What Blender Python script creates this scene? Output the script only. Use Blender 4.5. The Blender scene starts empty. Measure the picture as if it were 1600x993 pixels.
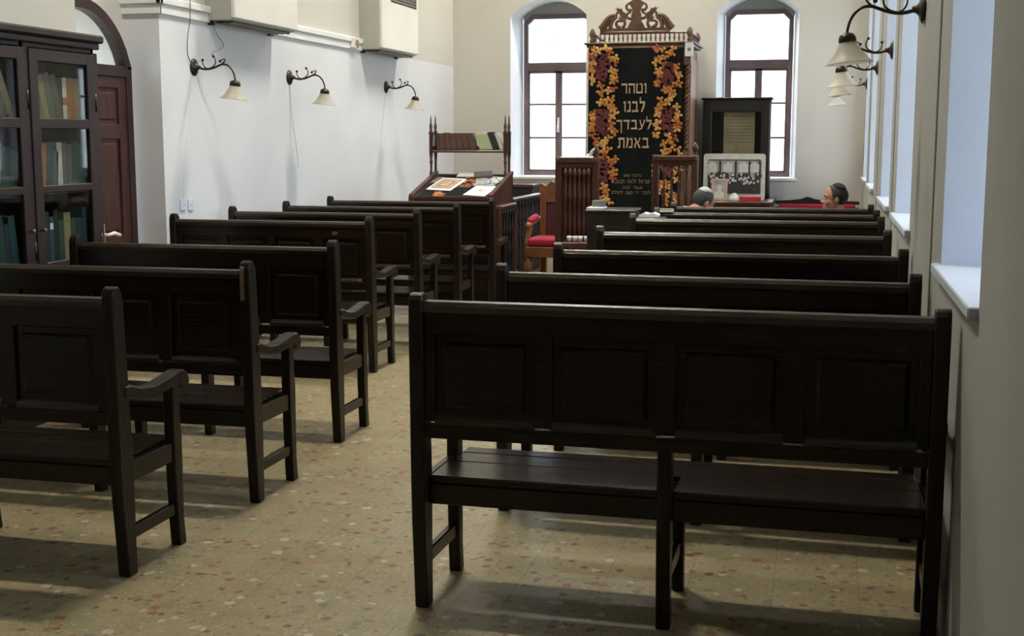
import bpy, bmesh, math, random
from mathutils import Vector, Matrix, Euler
random.seed(7)
PI = math.pi
SC = bpy.context.scene
COL = SC.collection

# ---------------------------------------------------------------- camera
F, CX, CY, HC = 2004.0, 800.0, 496.5, 1.55
YAW = math.atan(490 / 2004.0)
PIT = math.atan(281 / 2004.0)
FW = Vector((-math.sin(YAW) * math.cos(PIT), math.cos(YAW) * math.cos(PIT), -math.sin(PIT)))
RT = Vector((math.cos(YAW), math.sin(YAW), 0))
UP = RT.cross(FW)


def at(px, py, ax, v):
    """Point of the real plane axis=v that is seen at photo pixel (px, py); used to read sizes off the photo."""
    d = FW * F + RT * (px - CX) - UP * (py - CY)
    c = Vector((0, 0, HC))
    return c + d * ((v - c[ax]) / d[ax])


cd = bpy.data.cameras.new('camera')
cam = bpy.data.objects.new('camera', cd)
COL.objects.link(cam)
cam.location = (0, 0, HC)
cam.rotation_euler = Euler((PI / 2 - PIT, 0, YAW))
cd.sensor_width = 36
cd.lens = F / 1600 * 36
cd.clip_start = 0.05
SC.camera = cam

# ---------------------------------------------------------------- materials


def mat(name, col=(.8, .8, .8), rough=.5, metal=0, spec=.5, var=0, vscale=6, bump=0, bscale=60, stretch=None, coat=0):
    m = bpy.data.materials.new(name)
    m.use_nodes = True
    nt = m.node_tree
    N, L = nt.nodes, nt.links
    b = N['Principled BSDF']
    b.inputs['Base Color'].default_value = (*col, 1)
    b.inputs['Roughness'].default_value = rough
    b.inputs['Metallic'].default_value = metal
    b.inputs['Specular IOR Level'].default_value = spec
    b.inputs['Coat Weight'].default_value = coat
    if var or bump:
        tc = N.new('ShaderNodeTexCoord')
        mp = N.new('ShaderNodeMapping')
        L.new(tc.outputs['Object'], mp.inputs['Vector'])
        if stretch:
            mp.inputs['Scale'].default_value = stretch
        if var:
            n = N.new('ShaderNodeTexNoise')
            n.inputs['Scale'].default_value = vscale
            n.inputs['Detail'].default_value = 6
            L.new(mp.outputs[0], n.inputs['Vector'])
            r = N.new('ShaderNodeMapRange')
            r.inputs[1].default_value = .3
            r.inputs[2].default_value = .7
            r.inputs[3].default_value = 1 - var
            r.inputs[4].default_value = 1 + var
            L.new(n.outputs[0], r.inputs[0])
            x = N.new('ShaderNodeVectorMath')
            x.operation = 'SCALE'
            x.inputs[0].default_value = col
            L.new(r.outputs[0], x.inputs['Scale'])
            L.new(x.outputs[0], b.inputs['Base Color'])
        if bump:
            n2 = N.new('ShaderNodeTexNoise')
            n2.inputs['Scale'].default_value = bscale
            n2.inputs['Detail'].default_value = 4
            L.new(mp.outputs[0], n2.inputs['Vector'])
            bp = N.new('ShaderNodeBump')
            bp.inputs['Strength'].default_value = bump
            bp.inputs['Distance'].default_value = .01
            L.new(n2.outputs[0], bp.inputs['Height'])
            L.new(bp.outputs[0], b.inputs['Normal'])
    return m


def emis(name, col, s):
    m = bpy.data.materials.new(name)
    m.use_nodes = True
    b = m.node_tree.nodes['Principled BSDF']
    b.inputs['Base Color'].default_value = (*col, 1)
    b.inputs['Emission Color'].default_value = (*col, 1)
    b.inputs['Emission Strength'].default_value = s
    return m


def glass(name, refl=.06, tint=(1, 1, 1)):
    m = bpy.data.materials.new(name)
    m.use_nodes = True
    nt = m.node_tree
    N, L = nt.nodes, nt.links
    N.remove(N['Principled BSDF'])
    t = N.new('ShaderNodeBsdfTransparent')
    t.inputs[0].default_value = (*tint, 1)
    g = N.new('ShaderNodeBsdfGlossy')
    g.inputs['Roughness'].default_value = .03
    mx = N.new('ShaderNodeMixShader')
    mx.inputs[0].default_value = refl
    L.new(t.outputs[0], mx.inputs[1])
    L.new(g.outputs[0], mx.inputs[2])
    L.new(mx.outputs[0], N['Material Output'].inputs[0])
    return m


def terrazzo():
    m = mat('terrazzo', rough=.42, spec=.35)
    nt = m.node_tree
    N, L = nt.nodes, nt.links
    b = N['Principled BSDF']
    tc = N.new('ShaderNodeTexCoord')
    wn = N.new('ShaderNodeTexNoise')
    wn.inputs['Scale'].default_value = 14
    wx = N.new('ShaderNodeMix')
    wx.data_type = 'VECTOR'
    wx.inputs['Factor'].default_value = .012
    L.new(tc.outputs['Object'], wn.inputs['Vector'])
    L.new(tc.outputs['Object'], wx.inputs['A'])
    L.new(wn.outputs['Color'], wx.inputs['B'])

    def ramp(stops, const=True):
        r = N.new('ShaderNodeValToRGB')
        r.color_ramp.interpolation = 'CONSTANT' if const else 'LINEAR'
        e = r.color_ramp.elements
        e[0].position, e[0].color = stops[0][0], (*stops[0][1], 1)
        e[1].position, e[1].color = stops[1][0], (*stops[1][1], 1)
        for p, c in stops[2:]:
            k = e.new(p)
            k.color = (*c, 1)
        return r
    base = N.new('ShaderNodeTexNoise')
    base.inputs['Scale'].default_value = 5
    base.inputs['Detail'].default_value = 8
    base.inputs['Roughness'].default_value = .7
    L.new(tc.outputs['Object'], base.inputs['Vector'])
    br = ramp([(.3, (.25, .208, .112)), (.7, (.345, .29, .165))], False)
    L.new(base.outputs[0], br.inputs[0])
    last = br.outputs[0]

    def chips(last, scale, thr, prob, cols, w):
        v = N.new('ShaderNodeTexVoronoi')
        v.inputs['Scale'].default_value = scale
        L.new(wx.outputs['Result'], v.inputs['Vector'])
        sp = N.new('ShaderNodeSeparateColor')
        L.new(v.outputs['Color'], sp.inputs[0])
        # chip radius varies from cell to cell
        mul = N.new('ShaderNodeMath')
        mul.operation = 'MULTIPLY'
        mul.inputs[1].default_value = thr
        L.new(sp.outputs[2], mul.inputs[0])
        lt = N.new('ShaderNodeMath')
        lt.operation = 'LESS_THAN'
        L.new(v.outputs['Distance'], lt.inputs[0])
        L.new(mul.outputs[0], lt.inputs[1])
        pr = N.new('ShaderNodeMath')
        pr.operation = 'LESS_THAN'
        pr.inputs[1].default_value = prob
        L.new(sp.outputs[0], pr.inputs[0])
        mm = N.new('ShaderNodeMath')
        mm.operation = 'MULTIPLY'
        L.new(lt.outputs[0], mm.inputs[0])
        L.new(pr.outputs[0], mm.inputs[1])
        m2 = N.new('ShaderNodeMath')
        m2.operation = 'MULTIPLY'
        m2.inputs[1].default_value = w
        L.new(mm.outputs[0], m2.inputs[0])
        cr = ramp(cols)
        L.new(sp.outputs[1], cr.inputs[0])
        mx = N.new('ShaderNodeMix')
        mx.data_type = 'RGBA'
        L.new(m2.outputs[0], mx.inputs['Factor'])
        L.new(last, mx.inputs['A'])
        L.new(cr.outputs[0], mx.inputs['B'])
        return mx.outputs['Result']
    last = chips(last, 70, .75, .8, [(0, (.36, .31, .19)), (.3, (.22, .18, .10)), (.5, (.36, .24, .12)), (.75, (.42, .38, .27)), (.88, (.25, .24, .18))], .6)
    last = chips(last, 31, .66, .62, [(0, (.19, .045, .025)), (.22, (.17, .155, .13)), (.42, (.5, .46, .36)), (.56, (.36, .19, .09)), (.74, (.28, .1, .06)), (.88, (.13, .11, .1))], .85)
    last = chips(last, 19, .42, .45, [(0, (.2, .17, .13)), (.3, (.5, .47, .39)), (.55, (.22, .07, .04)), (.8, (.38, .25, .13))], .8)
    bk = N.new('ShaderNodeTexBrick')
    bk.offset = 0
    bk.inputs['Scale'].default_value = 1
    bk.inputs['Mortar Size'].default_value = .0016
    bk.inputs['Brick Width'].default_value = .29
    bk.inputs['Row Height'].default_value = .29
    mp = N.new('ShaderNodeMapping')
    mp.inputs['Location'].default_value = (.138, .05, 0)
    L.new(tc.outputs['Object'], mp.inputs['Vector'])
    L.new(mp.outputs[0], bk.inputs['Vector'])
    mx = N.new('ShaderNodeMix')
    mx.data_type = 'RGBA'
    mj = N.new('ShaderNodeMath')
    mj.operation = 'MULTIPLY'
    mj.inputs[1].default_value = .55
    L.new(bk.outputs['Fac'], mj.inputs[0])
    L.new(mj.outputs[0], mx.inputs['Factor'])
    L.new(last, mx.inputs['A'])
    mx.inputs['B'].default_value = (.1, .085, .06, 1)
    L.new(mx.outputs['Result'], b.inputs['Base Color'])
    return m


M = {}
M['pew'] = mat('pew_wood', (.0105, .006, .0032), .23, var=.45, vscale=3, bump=.13, bscale=14, stretch=(1, 6, 6), spec=.3)
M['pew_post'] = mat('pew_post_wood', (.013, .0075, .0042), .36, var=.45, vscale=5, bump=.25, bscale=20, stretch=(6, 6, 1), spec=.25)
M['edge_light'] = mat('edge_light_wood', (.036, .026, .016), .3, var=.5, vscale=9, bump=.2, bscale=30)  # lighter wood that paints in the light caught by panel bevels
M['pew_rail'] = mat('pew_rail_worn_lit_wood', (.022, .014, .008), .30, var=.5, vscale=6, bump=.3, bscale=14, stretch=(1, 5, 5), spec=.5)
M['case'] = mat('bookcase_wood', (.022, .011, .008), .45, var=.3, vscale=4, stretch=(5, 5, 1), bump=.1, spec=.35)
M['door'] = mat('door_wood', (.05, .014, .010), .5, var=.35, vscale=4, stretch=(5, 5, 1), bump=.1, spec=.35)
M['doorframe'] = mat('door_frame_wood', (.03, .012, .009), .5, var=.3, vscale=4, spec=.35)
M['ark'] = mat('carved_wood', (.11, .055, .028), .45, var=.3, vscale=8, bump=.15)
M['arkside'] = mat('light_wood', (.34, .17, .10), .5, var=.15, vscale=4, stretch=(5, 5, 1))
M['rail'] = mat('mahogany', (.055, .02, .012), .3, var=.3, vscale=6, stretch=(5, 5, 1), bump=.1)
M['stand'] = mat('stand_wood', (.06, .02, .014), .38, var=.3, vscale=5, bump=.08)
M['chair'] = mat('chair_oak', (.17, .065, .024), .4, var=.3, vscale=6, bump=.1)
M['chip'] = mat('bare_chipped_wood', (.17, .10, .06), .6, var=.4, vscale=30)
M['black'] = mat('black_wood', (.010, .008, .007), .4, var=.3)
M['velvet'] = mat('red_velvet', (.33, .008, .035), .75, var=.2, vscale=30)
M['gold'] = mat('gilded_wood', (.35, .17, .05), .4, var=.3, vscale=20)
M['parochet'] = mat('black_velvet', (.0065, .008, .0075), .9, spec=.1, var=.3, vscale=20)
M['f_or'] = mat('orange_thread', (.46, .18, .03), .7, var=.3, vscale=25)
M['f_ye'] = mat('yellow_thread', (.6, .32, .09), .7, var=.25, vscale=25)
M['f_ru'] = mat('rust_thread', (.36, .085, .025), .7, var=.3, vscale=25)
M['f_ma'] = mat('maroon_thread', (.12, .018, .02), .7, var=.3, vscale=25)
M['f_tx'] = mat('pale_gold_thread', (.50, .36, .20), .6, var=.15, vscale=40)
M['f_td'] = mat('dull_gold_thread', (.2, .14, .06), .6, var=.15, vscale=40)
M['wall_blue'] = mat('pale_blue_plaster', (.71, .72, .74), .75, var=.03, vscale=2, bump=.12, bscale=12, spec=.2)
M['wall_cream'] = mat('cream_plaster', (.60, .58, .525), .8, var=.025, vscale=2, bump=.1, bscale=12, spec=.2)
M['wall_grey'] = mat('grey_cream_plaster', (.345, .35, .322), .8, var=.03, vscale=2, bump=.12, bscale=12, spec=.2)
M['reveal'] = mat('daylit_reveal_plaster', (.80, .82, .85), .75, var=.03, vscale=2, bump=.1, bscale=12, spec=.2)  # lit copy of the wall plaster, daylight put into its colour
M['reveal_daylit'] = mat('daylit_blue_reveal_plaster', (.47, .50, .56), .75, var=.03, vscale=2, bump=.1, bscale=12, spec=.2)  # brighter, bluer copy of the side wall plaster with skylight painted in
M['white'] = mat('white_paint', (.8, .8, .78), .6, var=.03, vscale=3, spec=.3)
M['ceil'] = mat('white_ceiling', (.7, .69, .65), .9, var=.02)
M['plastic'] = mat('cream_plastic', (.76, .73, .65), .5, var=.03, vscale=3)
M['plastic_side'] = mat('grey_metal_case', (.42, .42, .37), .5, var=.04, vscale=3)
M['vent'] = mat('dark_vent', (.06, .052, .042), .6)
M['slat'] = mat('vent_slat', (.2, .185, .155), .5)
M['wframe'] = mat('window_frame_paint', (.15, .105, .108), .45, var=.15, vscale=6)
M['metal'] = mat('dark_bronze', (.045, .035, .024), .38, metal=.75, var=.3, vscale=30)
M['brass'] = mat('worn_brass', (.25, .2, .12), .35, metal=.8, var=.2, vscale=30)
M['pane'] = glass('window_glass', .05)
M['caseglass'] = glass('cabinet_glass', .05, (.93, .94, .92))
M['frost'] = mat('frosted_glass', (.72, .68, .58), .4, var=.1, vscale=12)
nt = M['frost'].node_tree
_b = nt.nodes['Principled BSDF']
_tr = nt.nodes.new('ShaderNodeBsdfTranslucent')
_tr.inputs[0].default_value = (.8, .76, .66, 1)
_mx = nt.nodes.new('ShaderNodeMixShader')
_mx.inputs[0].default_value = .45
nt.links.new(_b.outputs[0], _mx.inputs[1])
nt.links.new(_tr.outputs[0], _mx.inputs[2])
_tp = nt.nodes.new('ShaderNodeBsdfTransparent')
_m2 = nt.nodes.new('ShaderNodeMixShader')
_m2.inputs[0].default_value = .3
nt.links.new(_mx.outputs[0], _m2.inputs[1])
nt.links.new(_tp.outputs[0], _m2.inputs[2])
nt.links.new(_m2.outputs[0], nt.nodes['Material Output'].inputs[0])
M['tube'] = emis('lit_tube', (1, .95, .84), 560)
M['paper'] = mat('white_paper', (.8, .8, .78), .7, var=.04, vscale=8)
M['oldpaper'] = mat('old_paper', (.42, .35, .23), .8, var=.2, vscale=7)
M['ink'] = mat('grey_print', (.16, .16, .14), .8, var=.3, vscale=10)
M['dark'] = mat('dark_print', (.022, .026, .024), .6, var=.5, vscale=14)
M['midgrey'] = mat('mid_grey_print', (.33, .34, .31), .7, var=.3, vscale=14)
M['palegrey'] = mat('pale_grey_print', (.58, .59, .54), .7, var=.12, vscale=9)
M['bluegrey'] = mat('blue_grey_print', (.32, .36, .42), .7, var=.3, vscale=14)
M['tanframe'] = mat('salmon_frame', (.55, .33, .23), .5, var=.15)
M['red'] = mat('red_cover', (.5, .03, .04), .5, var=.3, vscale=30)
M['skin'] = mat('skin', (.46, .215, .15), .55, var=.1, vscale=14)
M['hair'] = mat('dark_hair', (.018, .017, .016), .7, bump=.3, bscale=150)
M['hairgrey'] = mat('grey_black_hair', (.035, .036, .034), .7, bump=.3, bscale=150)
M['kipw'] = mat('white_knit', (.55, .56, .52), .8, bump=.4, bscale=150)
M['kipb'] = mat('black_cloth', (.012, .018, .018), .8)
M['shirt'] = mat('pale_shirt', (.6, .6, .55), .8)
M['jacket'] = mat('black_jacket', (.02, .02, .022), .8)
M['trouser'] = mat('charcoal_trousers', (.03, .03, .034), .85)
M['leather'] = mat('black_leather', (.015, .013, .012), .4)
M['eye'] = mat('eye_white', (.7, .68, .64), .3)
M['floor'] = terrazzo()
M['earth'] = mat('outside_ground', (.45, .42, .36), .9, var=.1)
M['sock'] = mat('white_socket', (.66, .70, .78), .5)


def bookmat(name, c):
    return mat(name, c, .6, var=.15, vscale=20)


BK = dict(
    brown=bookmat('brown_binding', (.085, .036, .026)), green=bookmat('pale_green_binding', (.38, .44, .25)),
    dgreen=bookmat('dark_green_binding', (.02, .06, .042)), navy=bookmat('navy_binding', (.02, .03, .05)),
    black=bookmat('black_binding', (.014, .014, .013)), tan=bookmat('tan_binding', (.24, .19, .10)),
    orange=bookmat('orange_binding', (.32, .12, .045)), white=bookmat('white_binding', (.5, .5, .47)),
    grey=bookmat('grey_binding', (.10, .108, .095)), olive=bookmat('olive_binding', (.085, .09, .055)),
    teal=bookmat('teal_binding', (.02, .075, .075)), maroon=bookmat('maroon_binding', (.10, .025, .03)),
    brown2=bookmat('brown_binding', (.06, .025, .018)), brown3=bookmat('brown_binding', (.11, .05, .036)),
    mauve=bookmat('mauve_binding', (.10, .072, .08)))

# ---------------------------------------------------------------- mesh builder


class MB:
    def __init__(s):
        s.bm = bmesh.new()
        s.mi = 0

    def _f(s, faces, smooth=False):
        for f in faces:
            f.material_index = s.mi
            f.smooth = smooth

    def box(s, x0, x1, y0, y1, z0, z1, bev=0, mtx=None, seg=1):
        g = bmesh.ops.create_cube(s.bm, size=1)
        vs = g['verts']
        for v in vs:
            v.co = Vector(((x0 + x1) / 2 + v.co.x * (x1 - x0), (y0 + y1) / 2 + v.co.y * (y1 - y0), (z0 + z1) / 2 + v.co.z * (z1 - z0)))
        if bev:
            es = list({e for v in vs for e in v.link_edges})
            r = bmesh.ops.bevel(s.bm, geom=es, offset=bev, segments=seg, affect='EDGES', profile=.5)
            vs = list({v for f in r['faces'] for v in f.verts})
        fs = list({f for v in vs for f in v.link_faces})
        s._f(fs)
        if mtx is not None:
            for v in vs:
                v.co = mtx @ v.co
        return vs

    def prism(s, poly, fn0, fn1, smooth=False):
        """poly: 2D points; fn0/fn1 map (a,b) to the two end caps"""
        a = [s.bm.verts.new(fn0(*p)) for p in poly]
        b = [s.bm.verts.new(fn1(*p)) for p in poly]
        fs = []
        n = len(poly)
        fs.append(s.bm.faces.new(a[::-1]))
        fs.append(s.bm.faces.new(b))
        for i in range(n):
            fs.append(s.bm.faces.new((a[i], a[(i + 1) % n], b[(i + 1) % n], b[i])))
        s._f(fs)
        if smooth:
            for f in fs[2:]:
                f.smooth = True
        bmesh.ops.recalc_face_normals(s.bm, faces=fs)
        return a + b

    def px(s, poly, x0, x1, **k):      # polygon in (y,z), extruded along x
        return s.prism(poly, lambda y, z: (x0, y, z), lambda y, z: (x1, y, z), **k)

    def py(s, poly, y0, y1, **k):      # polygon in (x,z), extruded along y
        return s.prism(poly, lambda x, z: (x, y0, z), lambda x, z: (x, y1, z), **k)

    def pz(s, poly, z0, z1, **k):
        return s.prism(poly, lambda x, y: (x, y, z0), lambda x, y: (x, y, z1), **k)

    def tube(s, pts, r, n=8, caps=True):
        pts = [Vector(p) for p in pts]
        rs = r if isinstance(r, (list, tuple)) else [r] * len(pts)
        rings = []
        ref = None
        for i, p in enumerate(pts):
            d = (pts[min(i + 1, len(pts) - 1)] - pts[max(i - 1, 0)]).normalized()
            if ref is None:
                ref = d.orthogonal().normalized()
            ref = (ref - d * ref.dot(d)).normalized()
            q = d.cross(ref)
            rings.append([s.bm.verts.new(p + (ref * math.cos(2 * PI * k / n) + q * math.sin(2 * PI * k / n)) * rs[i]) for k in range(n)])
        fs = []
        for a, b in zip(rings, rings[1:]):
            for k in range(n):
                fs.append(s.bm.faces.new((a[k], a[(k + 1) % n], b[(k + 1) % n], b[k])))
        s._f(fs, True)
        if caps:
            c = [s.bm.faces.new(rings[0][::-1]), s.bm.faces.new(rings[-1])]
            s._f(c)
            fs += c
        bmesh.ops.recalc_face_normals(s.bm, faces=fs)

    def lathe(s, prof, c=(0, 0, 0), n=12, mtx=None, close=True, scallop=None):
        """prof: (radius, height) along local z; mtx places it"""
        c = Vector(c)
        rings = []
        for r, z in prof:
            ring = []
            for k in range(n):
                a = 2 * PI * k / n
                rr = r * (1 + (scallop(z, a) if scallop else 0))
                p = Vector((rr * math.cos(a), rr * math.sin(a), z))
                if mtx is not None:
                    p = mtx @ p
                ring.append(s.bm.verts.new(p + c))
            rings.append(ring)
        fs = []
        for a, b in zip(rings, rings[1:]):
            for k in range(n):
                fs.append(s.bm.faces.new((a[k], a[(k + 1) % n], b[(k + 1) % n], b[k])))
        s._f(fs, True)
        if close:
            e = [s.bm.faces.new(rings[0][::-1]), s.bm.faces.new(rings[-1])]
            s._f(e)
            fs += e
        bmesh.ops.recalc_face_normals(s.bm, faces=fs)

    def ball(s, c, r, sc=(1, 1, 1), n=10, mtx=None):
        g = bmesh.ops.create_uvsphere(s.bm, u_segments=n * 2, v_segments=n, radius=1)
        for v in g['verts']:
            p = Vector((v.co.x * r * sc[0], v.co.y * r * sc[1], v.co.z * r * sc[2]))
            if mtx is not None:
                p = mtx @ p
            v.co = p + Vector(c)
        s._f({f for v in g['verts'] for f in v.link_faces}, True)

    def mesh(s, name, mats):
        me = bpy.data.meshes.new(name)
        s.bm.to_mesh(me)
        s.bm.free()
        for m in (mats if isinstance(mats, (list, tuple)) else [mats]):
            me.materials.append(m)
        return me

    def build(s, name, mats, parent=None, label=None, loc=None, rot=None):
        o = bpy.data.objects.new(name, s.mesh(name, mats))
        COL.objects.link(o)
        if parent:
            o.parent = parent
        if label:
            o['label'] = label
        if loc:
            o.location = loc
        if rot:
            o.rotation_euler = rot
        return o


def tag(o, label, cat, group=None):
    o['label'] = label
    o['category'] = cat
    if group:
        o['group'] = group
    return o


def thing(name, label, cat, loc=(0, 0, 0), rz=0, group=None):
    o = bpy.data.objects.new(name, None)
    COL.objects.link(o)
    o.location = loc
    o.rotation_euler = (0, 0, rz)
    return tag(o, label, cat, group)


def struct(o):
    o['kind'] = 'structure'
    return o


def sempty(name):
    o = bpy.data.objects.new(name, None)
    COL.objects.link(o)
    return struct(o)


def copy_tree(o, parent=None):
    c = o.copy()
    COL.objects.link(c)
    if parent:
        c.parent = parent
    for ch in list(o.children):
        copy_tree(ch, c)
    return c


def turned(b, x, y, z0, z1, r, n=8, knobs=2):
    """turned baluster / post"""
    h = z1 - z0
    prof = [(r, z0), (r, z0 + .06 * h), (r * .55, z0 + .09 * h)]
    for k in range(knobs):
        c = .12 + .76 * (k + .5) / knobs
        w = .76 / knobs * .5
        prof += [(r * .55, z0 + (c - w * .95) * h), (r * .95, z0 + (c - w * .2) * h), (r, z0 + c * h), (r * .6, z0 + (c + w * .5) * h), (r * .55, z0 + (c + w * .9) * h)]
    prof += [(r * .55, z0 + .91 * h), (r, z0 + .94 * h), (r, z1)]
    b.lathe([(q, zz) for q, zz in prof], (x, y, 0), n)


# ================================================================ SETTING
XR, XL, YB, ZC, YF = 0.39, -4.45, 15.2, 6.0, -3.0
WT = 0.55
b = MB()
b.box(-5.4, 1.0, YF - .3, YB + .6, -.12, 0)
struct(b.build('floor', M['floor']))
b = MB()
b.box(-5.4, 1.0, YF - .3, YB + .6, ZC, ZC + .15)
struct(b.build('ceiling', M['ceil']))


def band(b, fn, u0, u1, z0, z1, h0, h1, hz0, outline, depth, splay=0.0, splay_r=None, reveal=1):
    """wall strip u0..u1 with one opening h0..h1 whose sill is hz0 and whose top follows outline [(u,z)...] from h0 to h1"""
    uc = (h0 + h1) / 2
    sr = splay if splay_r is None else splay_r

    def sp(u, z, inside):
        return u + (splay if u < uc else -sr) if inside else u

    def pr(pts):   # pts: (u,z,on_opening_edge)
        a = [b.bm.verts.new(fn(u, z, 0)) for u, z, i in pts]
        c = [b.bm.verts.new(fn(sp(u, z, i), z, depth)) for u, z, i in pts]
        n = len(pts)
        fs = [b.bm.faces.new(a[::-1]), b.bm.faces.new(c)]
        for k in range(n):
            fs.append(b.bm.faces.new((a[k], a[(k + 1) % n], c[(k + 1) % n], c[k])))
        b._f(fs)
        for k in range(n):
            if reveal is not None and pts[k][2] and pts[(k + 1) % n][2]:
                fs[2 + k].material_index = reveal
        bmesh.ops.recalc_face_normals(b.bm, faces=fs)
    pr([(u0, z0, 0), (h0, z0, 1), (h0, z1, 1), (u0, z1, 0)])
    pr([(h1, z0, 1), (u1, z0, 0), (u1, z1, 0), (h1, z1, 1)])
    if hz0 > z0:
        pr([(h0, z0, 1), (h1, z0, 1), (h1, hz0, 1), (h0, hz0, 1)])
    for (ua, za), (ub, zb) in zip(outline, outline[1:]):
        pr([(ua, za, 1), (ub, zb, 1), (ub, z1, 1), (ua, z1, 1)])


def arch(h0, h1, zs, rise, n=14):
    c, w = (h0 + h1) / 2, (h1 - h0) / 2
    if rise <= 0:
        return [(h0, zs), (h1, zs)]
    R = (w * w + rise * rise) / (2 * rise)
    return [(c + w * t, zs + math.sqrt(max(R * R - (w * t) ** 2, 0)) - (R - rise)) for t in [2 * k / n - 1 for k in range(n + 1)]]


# right wall: five deep window recesses
RW = [(3.46, 4.62), (6.42, 7.80), (8.62, 9.98), (11.6, 12.9), (13.72, 14.98)]
b = MB()
fr = lambda u, z, d: (XR + d, u, z)
edges = [2.0] + [(RW[i][1] + RW[i + 1][0]) / 2 for i in range(4)] + [YB + .55]
for i, (a, c) in enumerate(RW):
    band(b, fr, edges[i], edges[i + 1], 0, ZC, a, c, 1.085, arch(a, c, 3.3, .16), WT)
band(b, fr, YF, 2.0, 0, ZC, .50, 1.66, 1.085, arch(.50, 1.66, 3.3, .16), WT)
struct(b.build('wall_right', [M['wall_grey'], M['reveal_daylit']]))
# shallow pilasters on the piers
for i in range(4):
    c = RW[i][1] + .42 if i == 0 else (RW[i][1] + RW[i + 1][0]) / 2 - .02
    b = MB()
    w = .4 if i == 0 else .2
    b.box(XR - .007, XR + .02, c, c + w, 0, ZC - .001, .003)
    struct(b.build('trim_%d' % (i + 2), M['wall_grey']))

# back wall: two arched openings with splayed reveals
BW = [(-3.735, -2.815), (-1.285, -.365)]
b = MB()
fb = lambda u, z, d: (u, YB + d, z)
band(b, fb, -5.0, -2.05, 0, ZC, BW[0][0], BW[0][1], 1.07, arch(*BW[0], 2.99, .19), .5, .07, -.035)
band(b, fb, -2.05, XR, 0, ZC, BW[1][0], BW[1][1], 1.07, arch(*BW[1], 2.99, .19), .5, .07)
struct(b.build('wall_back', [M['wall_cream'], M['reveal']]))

# left wall: pale blue below the moulding, cream above, with a recess for the door
ZM0, ZM1 = 2.385, 2.50
DR0, DR1, DX = 7.08, 8.09, -4.66          # recess, plane of the door
LT = .55
b = MB()
b.mi = 0
b.box(XL - LT, XL, DR1, YB, 0, ZM0 + .02)
b.mi = 1
b.box(XL - LT, XL, DR1, YB, ZM0 + .02, ZC)
b.box(XL - LT, XL, YF, DR0, 0, ZC)
b.box(XL - LT, XL, DR0, DR1, 3.05, ZC)
# the wall behind, pierced by the arched doorway
da0, da1, dzs = 6.86, 8.04, 2.00
out = arch(da0, da1, 2.02, .42, 20)
fl = lambda u, z, d: (DX - .06 - d, u, z)
b.mi = 1
band(b, fl, 6.4, DR1 + .1, 0, 3.2, da0, da1, 0, out, .3, reveal=None)
struct(b.build('wall_left', [M['wall_blue'], M['wall_cream']]))
b = MB()
b.box(-5.0, XR + .5, YF - .25, YF, 0, ZC)
struct(b.build('wall_front', M['wall_cream']))

# moulding along the left wall that turns the corner as a small cornice
b = MB()
b.box(XL - .001, XL + .022, DR1 - .02, 12.19, ZM0, ZM1 - .05, .004)
b.box(XL - .001, XL + .04, DR1 - .04, 12.19, ZM1 - .05, ZM1, .006)
b.box(XL - .3, XL + .022, DR1 - .022, DR1 + .001, ZM0, ZM1 - .05, .004)
b.box(XL - .3, XL + .04, DR1 - .04, DR1 + .001, ZM1 - .05, ZM1, .006)
struct(b.build('trim_1', M['white']))
b = MB()
b.box(XL + .0005, XL + .018, 8.12, YB - .02, 0, .09, .004)
struct(b.build('baseboard_left', M['wall_grey']))

# ------- outside ground, seen (if at all) through the windows
b = MB()
b.box(-60, 60, -60, 90, -.9, -.8)
struct(b.build('ground', M['earth']))


# tree outside, glimpsed pale through the left arched window
tr = thing('tree', 'pale leafy tree outside, glimpsed through the left arched window', 'tree', (-6.35, 24, -.8))
b = MB()
b.tube([(0, 0, 0), (.1, .1, 2), (-.1, 0, 3.6), (.1, 0, 5)], [.16, .13, .09, .03], 8)
b.build('trunk', mat('bark', (.2, .16, .12), .9), tr)
b = MB()
rt = random.Random(3)
for k in range(520):
    a, z, q = rt.uniform(0, 2 * PI), rt.uniform(4.0, 6.6), rt.uniform(.1, 1.6)
    b.ball((q * math.cos(a), q * math.sin(a), z), 1, (.05, .035, .006), 3, Euler((rt.uniform(0, 3), rt.uniform(0, 3), rt.uniform(0, 3))).to_matrix())
lv = b.build('leaves', mat('pale_leaf', (.42, .5, .3), .6), tr)
lv['kind'] = 'stuff'


# ------- windows
def pane_poly(b, poly, y0, y1):
    b.py(poly, y0, y1)


def ring_poly(b, outer, inner, y0, y1):
    n = len(outer)
    for i in range(n):
        j = (i + 1) % n
        b.py([outer[i], outer[j], inner[j], inner[i]], y0, y1)


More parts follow.
